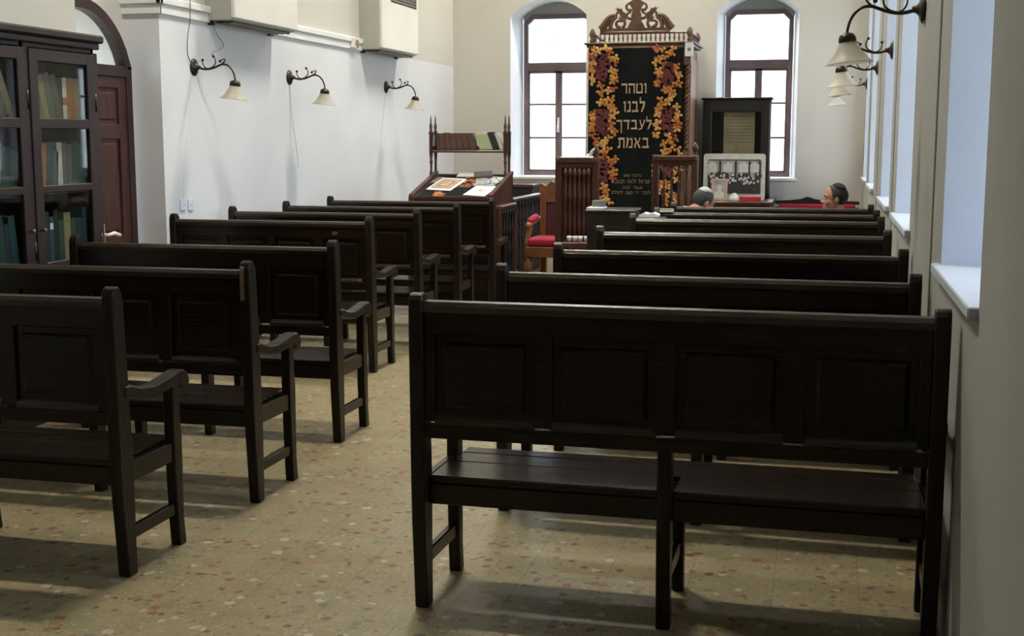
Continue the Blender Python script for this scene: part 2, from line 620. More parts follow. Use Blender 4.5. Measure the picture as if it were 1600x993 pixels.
def back_window(idx, x0, x1):
    w = sempty('window_%d' % idx)
    y = YB + .36
    zb, zt, ch = 1.095, 3.035, .10
    fw = .055
    b = MB()
    outer = [(x0, zb), (x1, zb), (x1, zt - ch), (x1 - ch, zt), (x0 + ch, zt), (x0, zt - ch)]
    inner = [(x0 + fw, zb + fw), (x1 - fw, zb + fw), (x1 - fw, zt - ch - .02), (x1 - ch - .02, zt - fw), (x0 + ch + .02, zt - fw), (x0 + fw, zt - ch - .02)]
    ring_poly(b, outer, inner, y, y + .07)
    b.box(x0 + fw, x1 - fw, y - .005, y + .07, 2.36, 2.46, .006)          # transom
    xm = (x0 + x1) / 2
    b.build('window_frame', M['wframe'], w)
    for s in (-1, 1):                                       # two casements with glazing bars
        c = MB()
        xa, xb = (x0 + fw, xm) if s < 0 else (xm, x1 - fw)
        za, zz = zb + fw, 2.36
        sw = .042
        ya, yb2 = y + .008, y + .05
        c.box(xa, xa + (sw if s > 0 else .02), ya, yb2, za, zz, .004)
        c.box(xb - (sw if s < 0 else .02), xb, ya, yb2, za, zz, .004)
        c.box(xa, xb, ya, yb2, za, za + .02, .004)
        c.box(xa, xb, ya, yb2, zz - .03, zz, .004)
        for q in (1 / 3, 2 / 3):
            zq = za + (zz - za) * q
            c.box(xa, xb, ya + .008, yb2 - .008, zq - .012, zq + .012, .003)
        cs = c.build('casement', M['wframe'], w)
        g = MB()
        g.box(xa + .01, xb - .01, y + .026, y + .03, za + .01, zz - .01)
        g.build('glass_pane', M['pane'], cs)
    h = MB()
    h.box(xm - .012, xm + .012, y - .012, y + .008, 1.62, 1.80, .005)
    h.tube([(xm, y - .01, 1.70), (xm, y - .045, 1.70), (xm, y - .05, 1.62)], .009)
    h.build('handle', M['paper'], w, 'white window catch')
    g = MB()
    gi = [(x0 + fw - .01, 2.45), (x1 - fw + .01, 2.45), (x1 - fw + .01, zt - ch - .015), (x1 - ch - .015, zt - fw + .01), (x0 + ch + .015, zt - fw + .01), (x0 + fw - .01, zt - ch - .015)]
    g.py(gi, y + .028, y + .032)
    g.build('glass_pane', M['pane'], w)
    # tympanum between the frame and the arch
    t = MB()
    top = arch(x0 - .01, x1 + .01, 2.97, .19, 12)
    t.py([(x0, zt - ch), (x0 + ch, zt), (x1 - ch, zt), (x1, zt - ch)] + [(u, z + .03) for u, z in top[::-1]], y + .02, y + .06)
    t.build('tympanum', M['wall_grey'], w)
    s = MB()
    s.box(x0 - .10, x1 + (.10 if idx == 2 else -.03), YB - .012, y + .02, 1.055, 1.09, .006)
    s.build('window_sill', M['white'], w)
    return w


back_window(1, -3.655, -2.785)
back_window(2, -1.215, -.435)


def side_window(idx, y0, y1):
    w = sempty('window_%d' % idx)
    x = XR + WT - .14
    zb, zt = 1.12, 3.36
    b = MB()
    fw = .06
    b.box(x, x + .07, y0, y0 + fw, zb, zt, .005)
    b.box(x, x + .07, y1 - fw, y1, zb, zt, .005)
    b.box(x, x + .07, y0, y1, zb, zb + fw, .005)
    b.box(x, x + .07, y0, y1, zt - fw, zt, .005)
    b.box(x, x + .07, y0 + fw, y1 - fw, 2.4, 2.5, .005)
    b.box(x, x + .06, (y0 + y1) / 2 - .035, (y0 + y1) / 2 + .035, zb, 2.4, .005)
    b.box(x + .01, x + .05, y0 + .02, y1 - .02, 1.72, 1.745)
    b.box(x + .01, x + .05, y0 + .02, y1 - .02, 2.05, 2.075)
    b.build('window_frame', M['wframe'], w)
    g = MB()
    g.box(x + .03, x + .034, y0 + .03, y1 - .03, zb + .03, zt - .03)
    g.build('glass_pane', M['pane'], w)
    s = MB()
    s.box(XR - .028, x + .01, y0 - (.0 if idx == 3 else .08), y1 + .08, 1.085, 1.118, .004)
    s.build('window_sill', M['reveal_daylit'], w)
    t = MB()
    ar = arch(y0 - .01, y1 + .01, 3.3, .19, 10)
    t.px([(y0 - .01, 3.34), (y1 + .01, 3.34)] + [(u, z + .02) for u, z in ar[::-1]], x + .02, x + .06)
    t.build('tympanum', M['wall_grey'], w)


for i, (a, c) in enumerate(RW + [(.50, 1.66)]):
    side_window(i + 3, a, c)

# ------- the double door with its fanlight, left
d = sempty('door_1')
x = DX
b = MB()
o1 = arch(da0, da1, 2.02, .42, 20)
i1 = [(min(max(u, da0 + .07), da1 - .07), z) for u, z in arch(da0 + .07, da1 - .07, 2.0, .37, 20)]
for k in range(20):
    b.px([o1[k], o1[k + 1], i1[k + 1], i1[k]], x - .05, x + .02)
b.box(x - .05, x + .02, da0, da0 + .07, 0, 2.03, .004)
b.box(x - .05, x + .02, da1 - .07, da1, 0, 2.03, .004)
b.box(x - .05, x + .025, da0 + .05, da1 - .05, 1.955, 2.03, .005)
b.build('door_frame', M['doorframe'], d)
g = MB()
gl = [(da0 + .06, 2.0), (da1 - .06, 2.0)] + [(u, z) for u, z in arch(da0 + .06, da1 - .06, 2.0, .375, 16)[::-1][1:-1]]
g.px(gl, x - .02, x - .016)
g.build('glass_pane', M['pane'], d)
ym = (da0 + da1) / 2
for s in (-1, 1):
    ya, yb2 = (da0 + .07, ym - .003) if s < 0 else (ym + .003, da1 - .07)
    b = MB()
    b.box(x - .035, x - .004, ya, yb2, .01, 1.955)
    for (za, zz) in ((1.88, 1.955), (1.545, 1.64), (.80, .90), (.01, .2)):
        b.box(x - .03, x + .011, ya + .095, yb2 - .095, za, zz, .003)
    b.box(x - .03, x + .012, ya, ya + .10, .01, 1.955, .004)
    b.box(x - .03, x + .012, yb2 - .10, yb2, .01, 1.955, .004)
    for (za, zz) in ((1.64, 1.88), (.90, 1.545), (.2, .80)):
        b.box(x - .02, x + .004, ya + .13, yb2 - .13, za + .03, zz - .03, .008)
    lf = b.build('door_leaf', M['door'], d)
    if s > 0:
        h = MB()
        ya += .10
        h.box(x + .010, x + .02, ya + .02, ya + .065, .83, .99, .004)
        h.tube([(x + .018, ya + .042, .915), (x + .06, ya + .042, .915), (x + .065, ya + .10, .925), (x + .06, ya + .18, .905)], [.012, .011, .013, .012])
        h.build('door_handle', M['paper'], lf, 'white lever door handle')

# ================================================================ LIGHT
w = bpy.data.worlds.new('world')
SC.world = w
w.use_nodes = True
nt = w.node_tree
bg = nt.nodes['Background']
bg.inputs['Color'].default_value = (.74, .87, 1.0, 1)
bg.inputs['Strength'].default_value = 4.7


def portal(name, loc, rot, sx, sy):
    l = bpy.data.lights.new(name, 'AREA')
    l.shape = 'RECTANGLE'
    l.size, l.size_y = sx, sy
    l.cycles.is_portal = True
    o = bpy.data.objects.new(name, l)
    COL.objects.link(o)
    o.location, o.rotation_euler = loc, rot


for a, c in RW + [(.50, 1.66)]:
    portal('window_daylight', (XR + WT + .02, (a + c) / 2, 2.27), (0, PI / 2, 0), 2.5, c - a)
for x0, x1 in BW:
    portal('window_daylight', ((x0 + x1) / 2, YB + .52, 2.1), (-PI / 2, 0, 0), x1 - x0, 2.2)
portal('door_daylight', (DX - .38, ym, 2.2), (0, -PI / 2, 0), .5, 1.2)

# fluorescent ceiling fittings high over the aisle (above the frame; they cast the pews' floor shadows)
for k, yy in enumerate((6.0, 10.3, 14.2)):
    t = thing('ceiling_light', 'twin tube ceiling light, %s along the ceiling from the ark wall' % ['third', 'second', 'first'][k], 'ceiling light', (-2.3, yy, ZC), PI / 2)
    b = MB()
    b.box(-.11, .11, -.62, .62, -.07, 0, .008)
    b.build('housing', M['white'], t)
    b = MB()
    for sgn in (-1, 1):
        b.px([(sgn * .1, -.06), (sgn * .108, -.06), (sgn * .150, -.215), (sgn * .142, -.215)], -.62, .62)
    q = Matrix.Rotation(PI / 2, 4, 'Z')
    for v in b.bm.verts:
        v.co = q @ v.co
    b.build('cutoff_skirt', M['white'], t)  # unseen side skirts, added to cut how far the tubes spread light
    for s in (-.055, .055):
        q = MB()
        q.tube([(s, -.6, -.095), (s, .6, -.095)], .016, 10)
        q.build('tube', M['tube'], t)

# ================================================================ PEWS
PZ = [(-.02, 0), (.035, 0), (.036, .15), (.038, .3), (.038, .42), (.03, .6), (.018, .85), (.012, .98), (.005, 1.02), (-.01, 1.038), (-.027, 1.045), (-.045, 1.036), (-.056, 1.012), (-.058, .97), (-.056, .8), (-.052, .6), (-.05, .42), (-.045, .28), (-.03, .12)]
MZ = [(-.015, 0), (.03, 0), (.032, .3), (.03, .57), (-.036, .57), (-.036, .3), (-.026, .12)]
FL = [(.355, 0), (.345, .1), (.338, .25), (.333, .42), (.335, .645), (.382, .645), (.388, .5), (.396, .42), (.393, .25), (.392, .1), (.405, 0)]
FM = [(.355, 0), (.345, .1), (.338, .25), (.335, .39), (.388, .39), (.39, .25), (.392, .1), (.405, 0)]
AR = [(-.01, .65), (.03, .642), (.12, .622), (.22, .612), (.32, .622), (.375, .63), (.40, .605), (.425, .595), (.45, .606), (.459, .632), (.447, .66), (.42, .677), (.38, .68), (.3, .667), (.2, .657), (.1, .668), (.04, .688), (-.01, .692)]


def bev(b, off=.004):
    es = [e for e in b.bm.edges if len(e.link_faces) == 2 and e.calc_face_angle(0) > .6]
    bmesh.ops.bevel(b.bm, geom=es, offset=off, segments=1, affect='EDGES')
    return b


def make_pew(L, npan, dz=0.0):
    t = thing('pew', '', 'pew')
    h = L / 2
    pw = .023
    for s in (-1, 1):
        b = MB()
        b.px(PZ, s * h - pw, s * h + pw)
        bev(b).build('post', M['pew_post'], t)
        b = MB()
        b.px(FL, s * h - .021, s * h + .021)
        bev(b).build('front_leg', M['pew_post'], t)
        b = MB()
        b.px(AR, s * h - .029, s * h + .029)
        bev(b, .007).build('armrest', M['pew_post'], t)
        b = MB()
        b.box(s * h - .014, s * h + .014, .03, .345, .335, .41, .004)
        b.build('side_rail', M['pew'], t)
        b = MB()
        b.box(s * h - .013, s * h + .013, .028, .35, .125, .172, .004)
        b.build('stretcher', M['pew'], t)
    b = MB()
    b.px(MZ, -.022, .022)
    bev(b).build('middle_leg', M['pew_post'], t)
    b = MB()
    b.px(FM, -.02, .02)
    bev(b).build('front_leg', M['pew_post'], t)
    b = MB()
    b.box(-.012, .012, .028, .35, .125, .172, .004)
    b.build('stretcher', M['pew'], t)
    # seat of two boards
    i = h - pw
    b = MB()
    b.box(-i, -.024, .002, .205, .393, .420, .005)
    b.box(.024, i, .002, .205, .393, .420, .005)
    b.box(-i, i, .207, .331, .393, .420, .005)
    b.box(-i + .01, i - .01, .331, .415, .393, .420, .007)
    b.build('seat', M['pew'], t)
    b = MB()
    b.box(-i, -.022, .004, .028, .325, .393, .003)
    b.box(.022, i, .004, .028, .325, .393, .003)
    b.build('seat_rail', M['pew'], t)
    b = MB()
    b.box(-i, i, .36, .382, .335, .393, .003)
    b.build('seat_rail', M['pew'], t)
    # back: frame, raised panels, rounded top rail
    b = MB()
    ya, yb = -.037, -.005
    b.box(-i, i, ya, yb, .895, .972, .003)
    b.px([(ya, .555), (yb, .555), (yb, .60), (ya, .60)], -i, i)
    pitch = 2 * i / npan
    st = .062
    cells = []
    for k in range(npan + 1):
        xc = -i + pitch * k
        a, c = xc - st / 2, xc + st / 2
        if k == 0:
            a, c = -i, -i + .035
        if k == npan:
            a, c = i - .035, i
        b.box(a, c, ya, yb, .61, .90, .003)
        cells.append((a, c))
    b.build('back_frame', M['pew'], t)
    for k in range(npan):
        b = MB()
        b.px([(ya, .60), (yb, .60), (yb, .632), (ya + .012, .632), (ya - .006, .616), (ya - .006, .604)], cells[k][1], cells[k + 1][0])
        b.build('panel_moulding', M['pew_rail'], t)  # lighter rail wood stands in for light catching the ledge
    for k in range(npan):
        xa, xb = cells[k][1], cells[k + 1][0]
        za, zb = .628, .897
        b = MB()
        b.box(xa - .005, xb + .005, -.022, -.012, za - .005, zb + .005)
        m1, m2 = .026, .040
        for sgn, yy, y2 in ((1, -.022, -.036), (-1, -.012, -.002)):
            lo = [(xa + m1, za + m1), (xb - m1, za + m1), (xb - m1, zb - m1), (xa + m1, zb - m1)]
            hi = [(xa + m2, za + m2), (xb - m2, za + m2), (xb - m2, zb - m2), (xa + m2, zb - m2)]
            A = [b.bm.verts.new((p[0], yy, p[1])) for p in lo]
            B = [b.bm.verts.new((p[0], y2, p[1])) for p in hi]
            fs = [b.bm.faces.new((A[q], A[(q + 1) % 4], B[(q + 1) % 4], B[q])) for q in range(4)] + [b.bm.faces.new(B)]
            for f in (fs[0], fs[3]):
                f.material_index = 1  # bottom and left bevels carry the painted edge highlight
            if sgn < 0:
                bmesh.ops.reverse_faces(b.bm, faces=fs)
        b.build('back_panel', [M['pew'], M['edge_light']], t)
    b = MB()
    tp = [(-.046, .968), (.0, .968), (.004, .985), (-.002, 1.0), (-.02, 1.006), (-.04, 1.002), (-.05, .988)]
    b.px(tp, -i, i, smooth=False)
    b.build('top_rail', M['pew_rail'], t)
    for c in t.children:
        for v in c.data.vertices:
            v.co.z += dz * min(v.co.z / .35, 1) - (.5 * dz * max(0, v.co.z - 1) / .045 if c.name.startswith('post') else 0)
    return t


order = ['nearest', 'second', 'third', 'fourth', 'fifth', 'sixth', 'seventh']
RY = [3.92, 5.06, 6.16, 7.40, 8.68, 9.46, 10.27]
RPX = [(651, 460, 1474, 486), (783, 409, 1431, 428), (873, 382, 1412, 394), (938, 358, 1387, 365), (989, 339, 1377, 344), (1027, 326, 1370, 331), (1053, 318, 1361, 320)]
RE = [(at(a, b_, 1, y - .027).x, at(c, d_, 1, y - .027).x) for (a, b_, c, d_), y in zip(RPX, RY)]
RXC = [(a + c) / 2 for a, c in RE]
RL = [c - a for a, c in RE]
RROT = [-.015, -.03, 0, .005, 0, 0, 0]
rlab = ['large dark pew nearest the camera, its panelled back filling the lower right',
        'dark panelled pew directly in front of the nearest big one, by the window wall',
        'third dark pew from the camera, in the row along the window wall',
        'fourth dark pew from the camera, in the row along the window wall',
        'fifth dark pew of the window row, white open book behind its aisle end',
        'sixth dark pew of the window row, small white book on its top rail',
        'farthest dark pew of the window row, the men\'s heads showing just above it']
for i in range(7):
    o = make_pew(RL[i], 4, .03 if i == 0 else .005)
    o['label'] = rlab[i]
    o['group'] = 'pews along the window wall'
    o.location = (RXC[i], RY[i], 0)
    o.rotation_euler = (0, 0, RROT[i])
LY = [3.965, 4.94, 6.06, 7.97, 8.93, 9.78, 10.72]
LPX = [(173, 449), (386, 412), (520, 376), (577, 339), (652, 327), (714, 319), (769, 309)]
LPL = [None, None, (118, 376), (272, 337), (363, 325), (447, 316), (516, 308)]
LXR = [at(a, b_, 1, y - .027).x for (a, b_), y in zip(LPX, LY)]
LL = [1.62, 1.50] + [x1 - at(*q, 1, y - .027).x for q, x1, y in zip(LPL[2:], LXR[2:], LY[2:])]
# print('PEW', [round(v, 3) for v in RL + LL], [round(v, 3) for v in RXC + LXR])
NP = [4, 4, 4, 4, 4, 4, 4]
llab = ['nearest dark wooden pew on the left, cut off by the picture edge',
        'second dark pew of the left row, its aisle post chipped pale at the top',
        'third dark pew of the left row, in front of the bookcase\'s right end',
        'fourth dark pew of the left row, beside the white wall corner, orange scuff',
        'fifth pew of the left row, under the wall lamp nearest the door',
        'sixth pew of the left row, second before the reading stand',
        'farthest pew of the left row, directly in front of the sloping reading stand']
for i in range(7):
    o = make_pew(LL[i], NP[i])
    o['label'] = llab[i]
    o['group'] = 'pews along the left wall'
    o.location = (LXR[i] - LL[i] / 2, LY[i], 0)
    if i == 1:                                # bare wood where the post is chipped
        b = MB()
        b.px([(-.0592, .95), (-.059, 1.0), (-.056, 1.014), (-.047, 1.03), (-.044, 1.02), (-.05, .99), (-.055, .95), (-.056, .88), (-.0578, .88)], LL[i] / 2 - .02, LL[i] / 2 - .002)
        b.build('chipped_patch', M['chip'], o, 'pale chipped wood at the top of the post')
    if i == 3:
        b = MB()
        b.py([(.44, .925), (.455, .916), (.475, .918), (.487, .928), (.478, .94), (.455, .942)], -.0385, -.036)
        b.build('scuff_mark', M['chair'], o, 'orange scuff on the back')

# ================================================================ BOOKCASE
bx, by0, by1 = -4.10, 5.42, 6.735
t = thing('bookcase', 'tall dark glass-fronted bookcase full of books against the left wall', 'bookcase', (0, 0, 0))
dep = .33
b = MB()
b.box(bx - dep, bx - dep + .012, by0, by1, .05, 2.06)
b.box(bx - dep, bx - .03, by0, by0 + .03, 0, 2.06, .003)
b.box(bx - dep, bx - .03, by1 - .03, by1, 0, 2.06, .003)
b.box(bx - dep, bx - .03, 6.03, 6.06, .08, 2.05)
b.box(bx - dep, bx - .03, by0, by1, 2.03, 2.06)
b.box(bx - dep, bx - .03, by0, by1, .0, .1)
b.box(bx - .03, bx - .005, by1 - .055, by1, .08, 2.03, .003)
b.box(bx - .03, bx - .005, 6.025, 6.075, .08, 2.03, .003)
b.build('carcass', M['case'], t)
b = MB()
b.box(bx - dep, bx + .01, by0 - .005, by1 + .005, 2.05, 2.085, .005)
b.box(bx - dep, bx + .035, by0 - .02, by1 + .02, 2.085, 2.13, .01)
b.build('cornice', M['case'], t)
SHZ = [.875, 1.265, 1.622]
for z in SHZ + [.45]:
    b = MB()
    b.box(bx - dep + .01, bx - .04, by0 + .028, by1 - .028, z - .022, z, .002)
    b.build('shelf', M['case'], t)
for (ya, yb) in ((by0 + .01, 6.035), (6.065, by1 - .05)):
    b = MB()
    b.box(bx - .022, bx + .004, ya, ya + .075, .1, 2.02, .004)
    b.box(bx - .022, bx + .004, yb - .075, yb, .1, 2.02, .004)
    b.box(bx - .022, bx + .004, ya + .07, yb - .07, 1.955, 2.02, .004)
    b.box(bx - .022, bx + .004, ya + .07, yb - .07, 1.60, 1.655, .004)
    b.box(bx - .022, bx + .004, ya + .07, yb - .07, 1.255, 1.295, .004)
    b.box(bx - .022, bx + .004, ya + .07, yb - .07, .83, .88, .004)
    b.box(bx - .022, bx - .002, ya + .07, yb - .07, .1, .84, .004)
    dr = b.build('door', M['case'], t)
    g = MB()
    g.box(bx - .012, bx - .009, ya + .07, yb - .07, .87, 1.96)
    g.build('glass_pane', M['caseglass'], dr)
    for z in (1.75, .95):
        hg = MB()
        hg.tube([(bx + .002, yb + .004, z - .05), (bx + .002, yb + .004, z + .05)], .008)
        hg.build('hinge', M['metal'], dr)
    kk = MB()
    kk.lathe([(.004, 0), (.004, .012), (.011, .016), (.012, .024), (.006, .03)], (bx + .004, ya + .035 if ya > 6 else yb - .035, 1.06), 10, Matrix.Rotation(PI / 2, 3, 'Y'))
    kk.build('knob', M['brass'], dr)


def book(name, m, th, dp, hh, label, group=None, cat='book'):
    """spine towards +x of the local frame: thickness along y, depth along -x"""
    o = thing(name, label, cat, group=group)
    b = MB()
    b.box(-dp, -.004, 0, .003, 0, hh, .0008)
    b.box(-dp, -.004, th - .003, th, 0, hh, .0008)
    b.px([(0, 0), (th, 0), (th, hh), (0, hh)], -.006, 0)
    for q in (.18, .82):
        b.box(-.004, .0018, .0005, th - .0005, hh * q - .004, hh * q + .004, .0008)
    b.build('cover', m, o)
    p = MB()
    p.box(-dp + .005, -.006, .003, th - .003, .004, hh - .004)
    p.build('pages', M['oldpaper'], o)
    return o


SPECIAL = {  # (bay,row,slot): colour,label
    ('r', 2, 5): ('white', 'white and orange banded book on the top shelf behind the right glass door'),
    ('r', 2, 6): ('orange', 'orange-brown tall book on the top shelf beside the white banded one'),
    ('r', 2, 7): ('tan', 'yellowish book at the far right end of the top shelf, right glass door'),
    ('r', 1, 5): ('white', 'white-spined book on the middle shelf behind the right glass door'),
    ('r', 1, 2): ('orange', 'reddish book on the middle shelf behind the right glass door'),
    ('r', 0, 6): ('tan', 'yellow-edged book on the lowest visible shelf, right end behind the right glass door'),
    ('l', 2, 5): ('tan', 'cream book leaning over on the top shelf behind the left glass door'),
    ('l', 2, 6): ('olive', 'mottled tan book leaning against the door stile, top shelf of the left door'),
    ('l', 1, 4): ('green', 'bright green book on the middle shelf behind the left glass door'),
    ('l', 0, 2): ('orange', 'orange leaning book on the lowest visible shelf behind the left glass door'),
}
rowcols = {2: ['olive', 'grey', 'tan', 'grey', 'olive', 'mauve'], 1: ['grey', 'mauve', 'dgreen', 'teal', 'grey', 'olive'], 0: ['black', 'dgreen', 'navy', 'teal', 'black', 'dgreen']}
rown = {0: 'lowest visible', 1: 'middle', 2: 'top'}
for bay, ya, yb in (('r', 6.085, 6.665), ('l', 5.50, 6.02)):
    for row in (0, 1, 2):
        y = ya
        k = 0
        lean = {('r', 2): -.24, ('l', 2): -.42, ('l', 1): .12, ('r', 1): .10, ('r', 0): 0, ('l', 0): -.12}[(bay, row)]
        y += abs(math.sin(lean)) * .28 if lean < 0 else 0
        while True:
            th = random.choice([.04, .05, .055, .065])
            hh = random.uniform(.22, .285)
            ln = lean if k < 5 or bay == 'l' else 0
            need = th + abs(math.sin(ln)) * hh * (0 if True else 1)
            if y + need + (abs(math.sin(ln)) * hh if ln > 0 else 0) > yb:
                break
            sp = SPECIAL.get((bay, row, k))
            if sp:
                c, lab, gr = sp[0], sp[1], None
                hh = max(hh, .26)
            else:
                c = rowcols[row][(k + (2 if bay == 'l' else 0)) % 6]
                lab = '%s book on the %s shelf behind the %s glass door' % ({'olive': 'drab olive', 'grey': 'grey', 'tan': 'tan', 'mauve': 'dull mauve', 'dgreen': 'dark green', 'teal': 'dark teal', 'black': 'black', 'navy': 'navy blue'}[c], rown[row], 'right' if bay == 'r' else 'left')
                gr = 'books on the %s bookcase shelf, %s door' % (rown[row], 'right' if bay == 'r' else 'left')
            o = book('book', BK[c], th, .2, hh, lab, gr)
            if not sp:
                o['_dup'] = 1
            # lean about x: top towards -y when lean<0
            o.rotation_euler = (-ln, 0, 0)
            o.location = (bx - .05, y + (abs(math.sin(ln)) * .0), SHZ[row] + (math.sin(abs(ln)) * th if ln < 0 else 0) + .0005)
            if ln < 0:
                o.rotation_euler = (-ln, 0, 0)
            if bay == 'r' and row == 2 and k == 5:
                q = MB()
                q.box(-.003, .002, -.0003, th + .0003, hh * .42, hh * .58)
                q.build('spine_band', BK['orange'], o, 'orange band on the white spine')
            if row == 0 and k in (1, 3):
                q = MB()
                q.box(-.003, .002, .006, th - .006, hh * .72, hh * .86)
                q.build('spine_label', M['paper'], o, 'small white label on the spine')
            y += th / math.cos(ln) + .003
            k += 1
for o in [o for o in bpy.data.objects if '_dup' in o]:
    del o['_dup']

# ================================================================ WALL LAMPS


def bez(p0, p1, p2, p3, n=10):
    p0, p1, p2, p3 = map(Vector, (p0, p1, p2, p3))
    return [p0 * (1 - t) ** 3 + p1 * 3 * t * (1 - t) ** 2 + p2 * 3 * t * t * (1 - t) + p3 * t ** 3 for t in [k / n for k in range(n + 1)]]


def sconce(label, loc, rz, group, tilt=.1):
    t = thing('wall_lamp', label, 'wall lamp', loc, rz, group)     # local +x points away from the wall
    b = MB()
    b.lathe([(.062, 0), (.062, .006), (.05, .014), (.03, .02), (.018, .032), (.012, .05)], (0, 0, 0), 18, Matrix.Rotation(PI / 2, 3, 'Y'))
    b.build('wall_plate', M['metal'], t)
    b = MB()
    pts = bez((.03, 0, 0), (.1, 0, -.03), (.15, 0, -.01), (.21, 0, .015), 10) + bez((.21, 0, .015), (.27, 0, .03), (.315, 0, -.02), (.32, 0, -.10), 10)[1:]
    b.tube(pts, [.009 - .003 * k / 20 for k in range(len(pts))], 8)
    b.build('arm', M['metal'], t)
    for cr in (((.11, 0, -.012), (.09, 0, -.01), (.065, 0, .01), (.07, 0, .05)),
               ((.12, 0, -.01), (.16, 0, .0), (.19, 0, .03), (.155, 0, .075)),
               ((.21, 0, .015), (.26, 0, .04), (.25, 0, .075), (.205, 0, .04))):
        q = MB()
        p = bez(*cr)
        q.tube(p, [.0055 - .0018 * k / 10 for k in range(11)], 6)
        q.ball(p[-1], .0105, n=6)
        q.build('scroll', M['metal'], t)
    R = Matrix.Rotation(tilt, 3, 'Y')
    b = MB()
    b.lathe([(.012, .0), (.03, -.006), (.038, -.02), (.04, -.04), (.034, -.042)], (.32, 0, -.095), 16, R)
    b.build('shade_cap', M['metal'], t)
    b = MB()
    prof = [(.034, -.036), (.042, -.055), (.056, -.08), (.072, -.105), (.09, -.125), (.104, -.135), (.101, -.133), (.087, -.122), (.069, -.102), (.053, -.078), (.039, -.053), (.031, -.037)]
    b.lathe(prof, (.32, 0, -.095), 32, R, close=False, scallop=lambda z, a: .035 * math.cos(8 * a) * max(0, (-z - .06) / .08))
    b.build('lamp_shade', M['frost'], t)
    b = MB()
    b.ball((.322, 0, -.165), .024, (1, 1, 1.35), 8)
    b.build('bulb', M['paper'], t)
    return t


ltxt = ['bronze scroll wall lamp on the left wall nearest the door, cable looped over its arm',
        'bronze scroll wall lamp in the middle of the three on the left wall',
        'bronze scroll wall lamp on the left wall nearest the ark end']
for k, (px, py) in enumerate(((303, 105), (452, 121), (603, 136))):
    p = at(px, py, 0, XL)
    sconce(ltxt[k], (XL, p.y, p.z), 0, 'wall lamps on the left wall')
rtxt = ['bronze wall lamp nearest the camera on the window wall, its big shade overlapping the others',
        'second bronze wall lamp along the window wall from the nearest',
        'third bronze wall lamp along the window wall from the nearest',
        'farthest small bronze wall lamp on the window wall']
for k, (px, py) in enumerate(((1446, 14), (1397, 78), (1373, 106), (1356, 131))):
    p = at(px, py, 0, XR)
    onp = any(abs(o.bound_box[0][1] - 0) < 0 for o in [])
    sconce(rtxt[k], (XR - .0065, p.y, p.z), PI, 'wall lamps on the window wall')

# thin cables on the left wall
def cable(name, pts, r, m, label):
    b = MB()
    b.tube(pts, r, 6)
    return tag(b.build(name, m), label, 'cable')


def lw(px, py, off=.006):
    p = at(px, py, 0, XL)
    return Vector((XL + off, p.y, p.z))


def smooth(pts, n=6):
    out = []
    P = [pts[0]] + pts + [pts[-1]]
    for i in range(1, len(P) - 2):
        for k in range(n):
            t = k / n
            a, b2, c, d2 = P[i - 1], P[i], P[i + 1], P[i + 2]
            out.append(.5 * ((2 * b2) + (c - a) * t + (2 * a - 5 * b2 + 4 * c - d2) * t * t + (3 * b2 - a - 3 * c + d2) * t ** 3))
    out.append(pts[-1])
    return out


cable('cable', smooth([lw(285, -20, .055), lw(286, 25, .055), lw(287, 60, .03), lw(291, 85, .012), lw(298, 101, .012), lw(301, 106, .03)]), .0035, M['ink'],
      'thin grey cable hanging from above to the plate of the wall lamp nearest the door')
q0 = at(303, 105, 0, XL)
cable('cable', smooth([lw(324, 30, .05), lw(326, 50, .055), lw(330, 72, .10), Vector((XL + .15, q0.y, q0.z + .1)), Vector((XL + .155, q0.y, q0.z + .0755))]), .0035, M['ink'],
      'thin cable dropping from the larger air conditioner to the lamp scroll')
for lab, pts in (('white surface cable running down the wall below the lamp nearest the door', [(303, 117), (300, 150), (292, 210), (288, 255), (286, 318)]),
                 ('white surface cable running down the wall below the middle left lamp', [(452, 133), (456, 180), (463, 230), (466, 262)]),
                 ('white surface cable running down the wall below the left lamp nearest the ark', [(602, 147), (599, 180), (594, 230), (592, 270)])):
    cable('cable', smooth([lw(*p, .0015) for p in pts]), .003, M['wall_blue'], lab)
for k, px in enumerate((285, 297)):
    p = at(px, 320, 0, XL)
    o = thing('wall_socket', 'white double wall socket low on the blue wall, %s of the pair' % ('left' if k == 0 else 'right'), 'socket', (XL, p.y, p.z))
    b = MB()
    b.box(0, .01, -.038, .038, -.04, .04, .004)
    b.build('cover_plate', M['sock'], o)
    b = MB()
    for s in (-1, 1):
        b.lathe([(.006, 0), (.006, .0105)], (.0005, s * .012, 0), 8, Matrix.Rotation(PI / 2, 3, 'Y'))
    b.build('socket_hole', M['bluegrey'], o)
p = at(548, 67, 0, XL)
o = thing('junction_box', 'small cream switch box on the left wall just above the moulding', 'switch box', (XL, p.y, p.z))
b = MB()
b.box(0, .05, -.075, .035, -.05, .045, .005)
b.build('box_body', M['plastic'], o)
b = MB()
b.box(0, .058, .035, .062, -.045, .03, .004)
b.box(.05, .056, -.005, .012, -.03, .02, .002)
b.build('switch_rocker', M['arkside'], o)


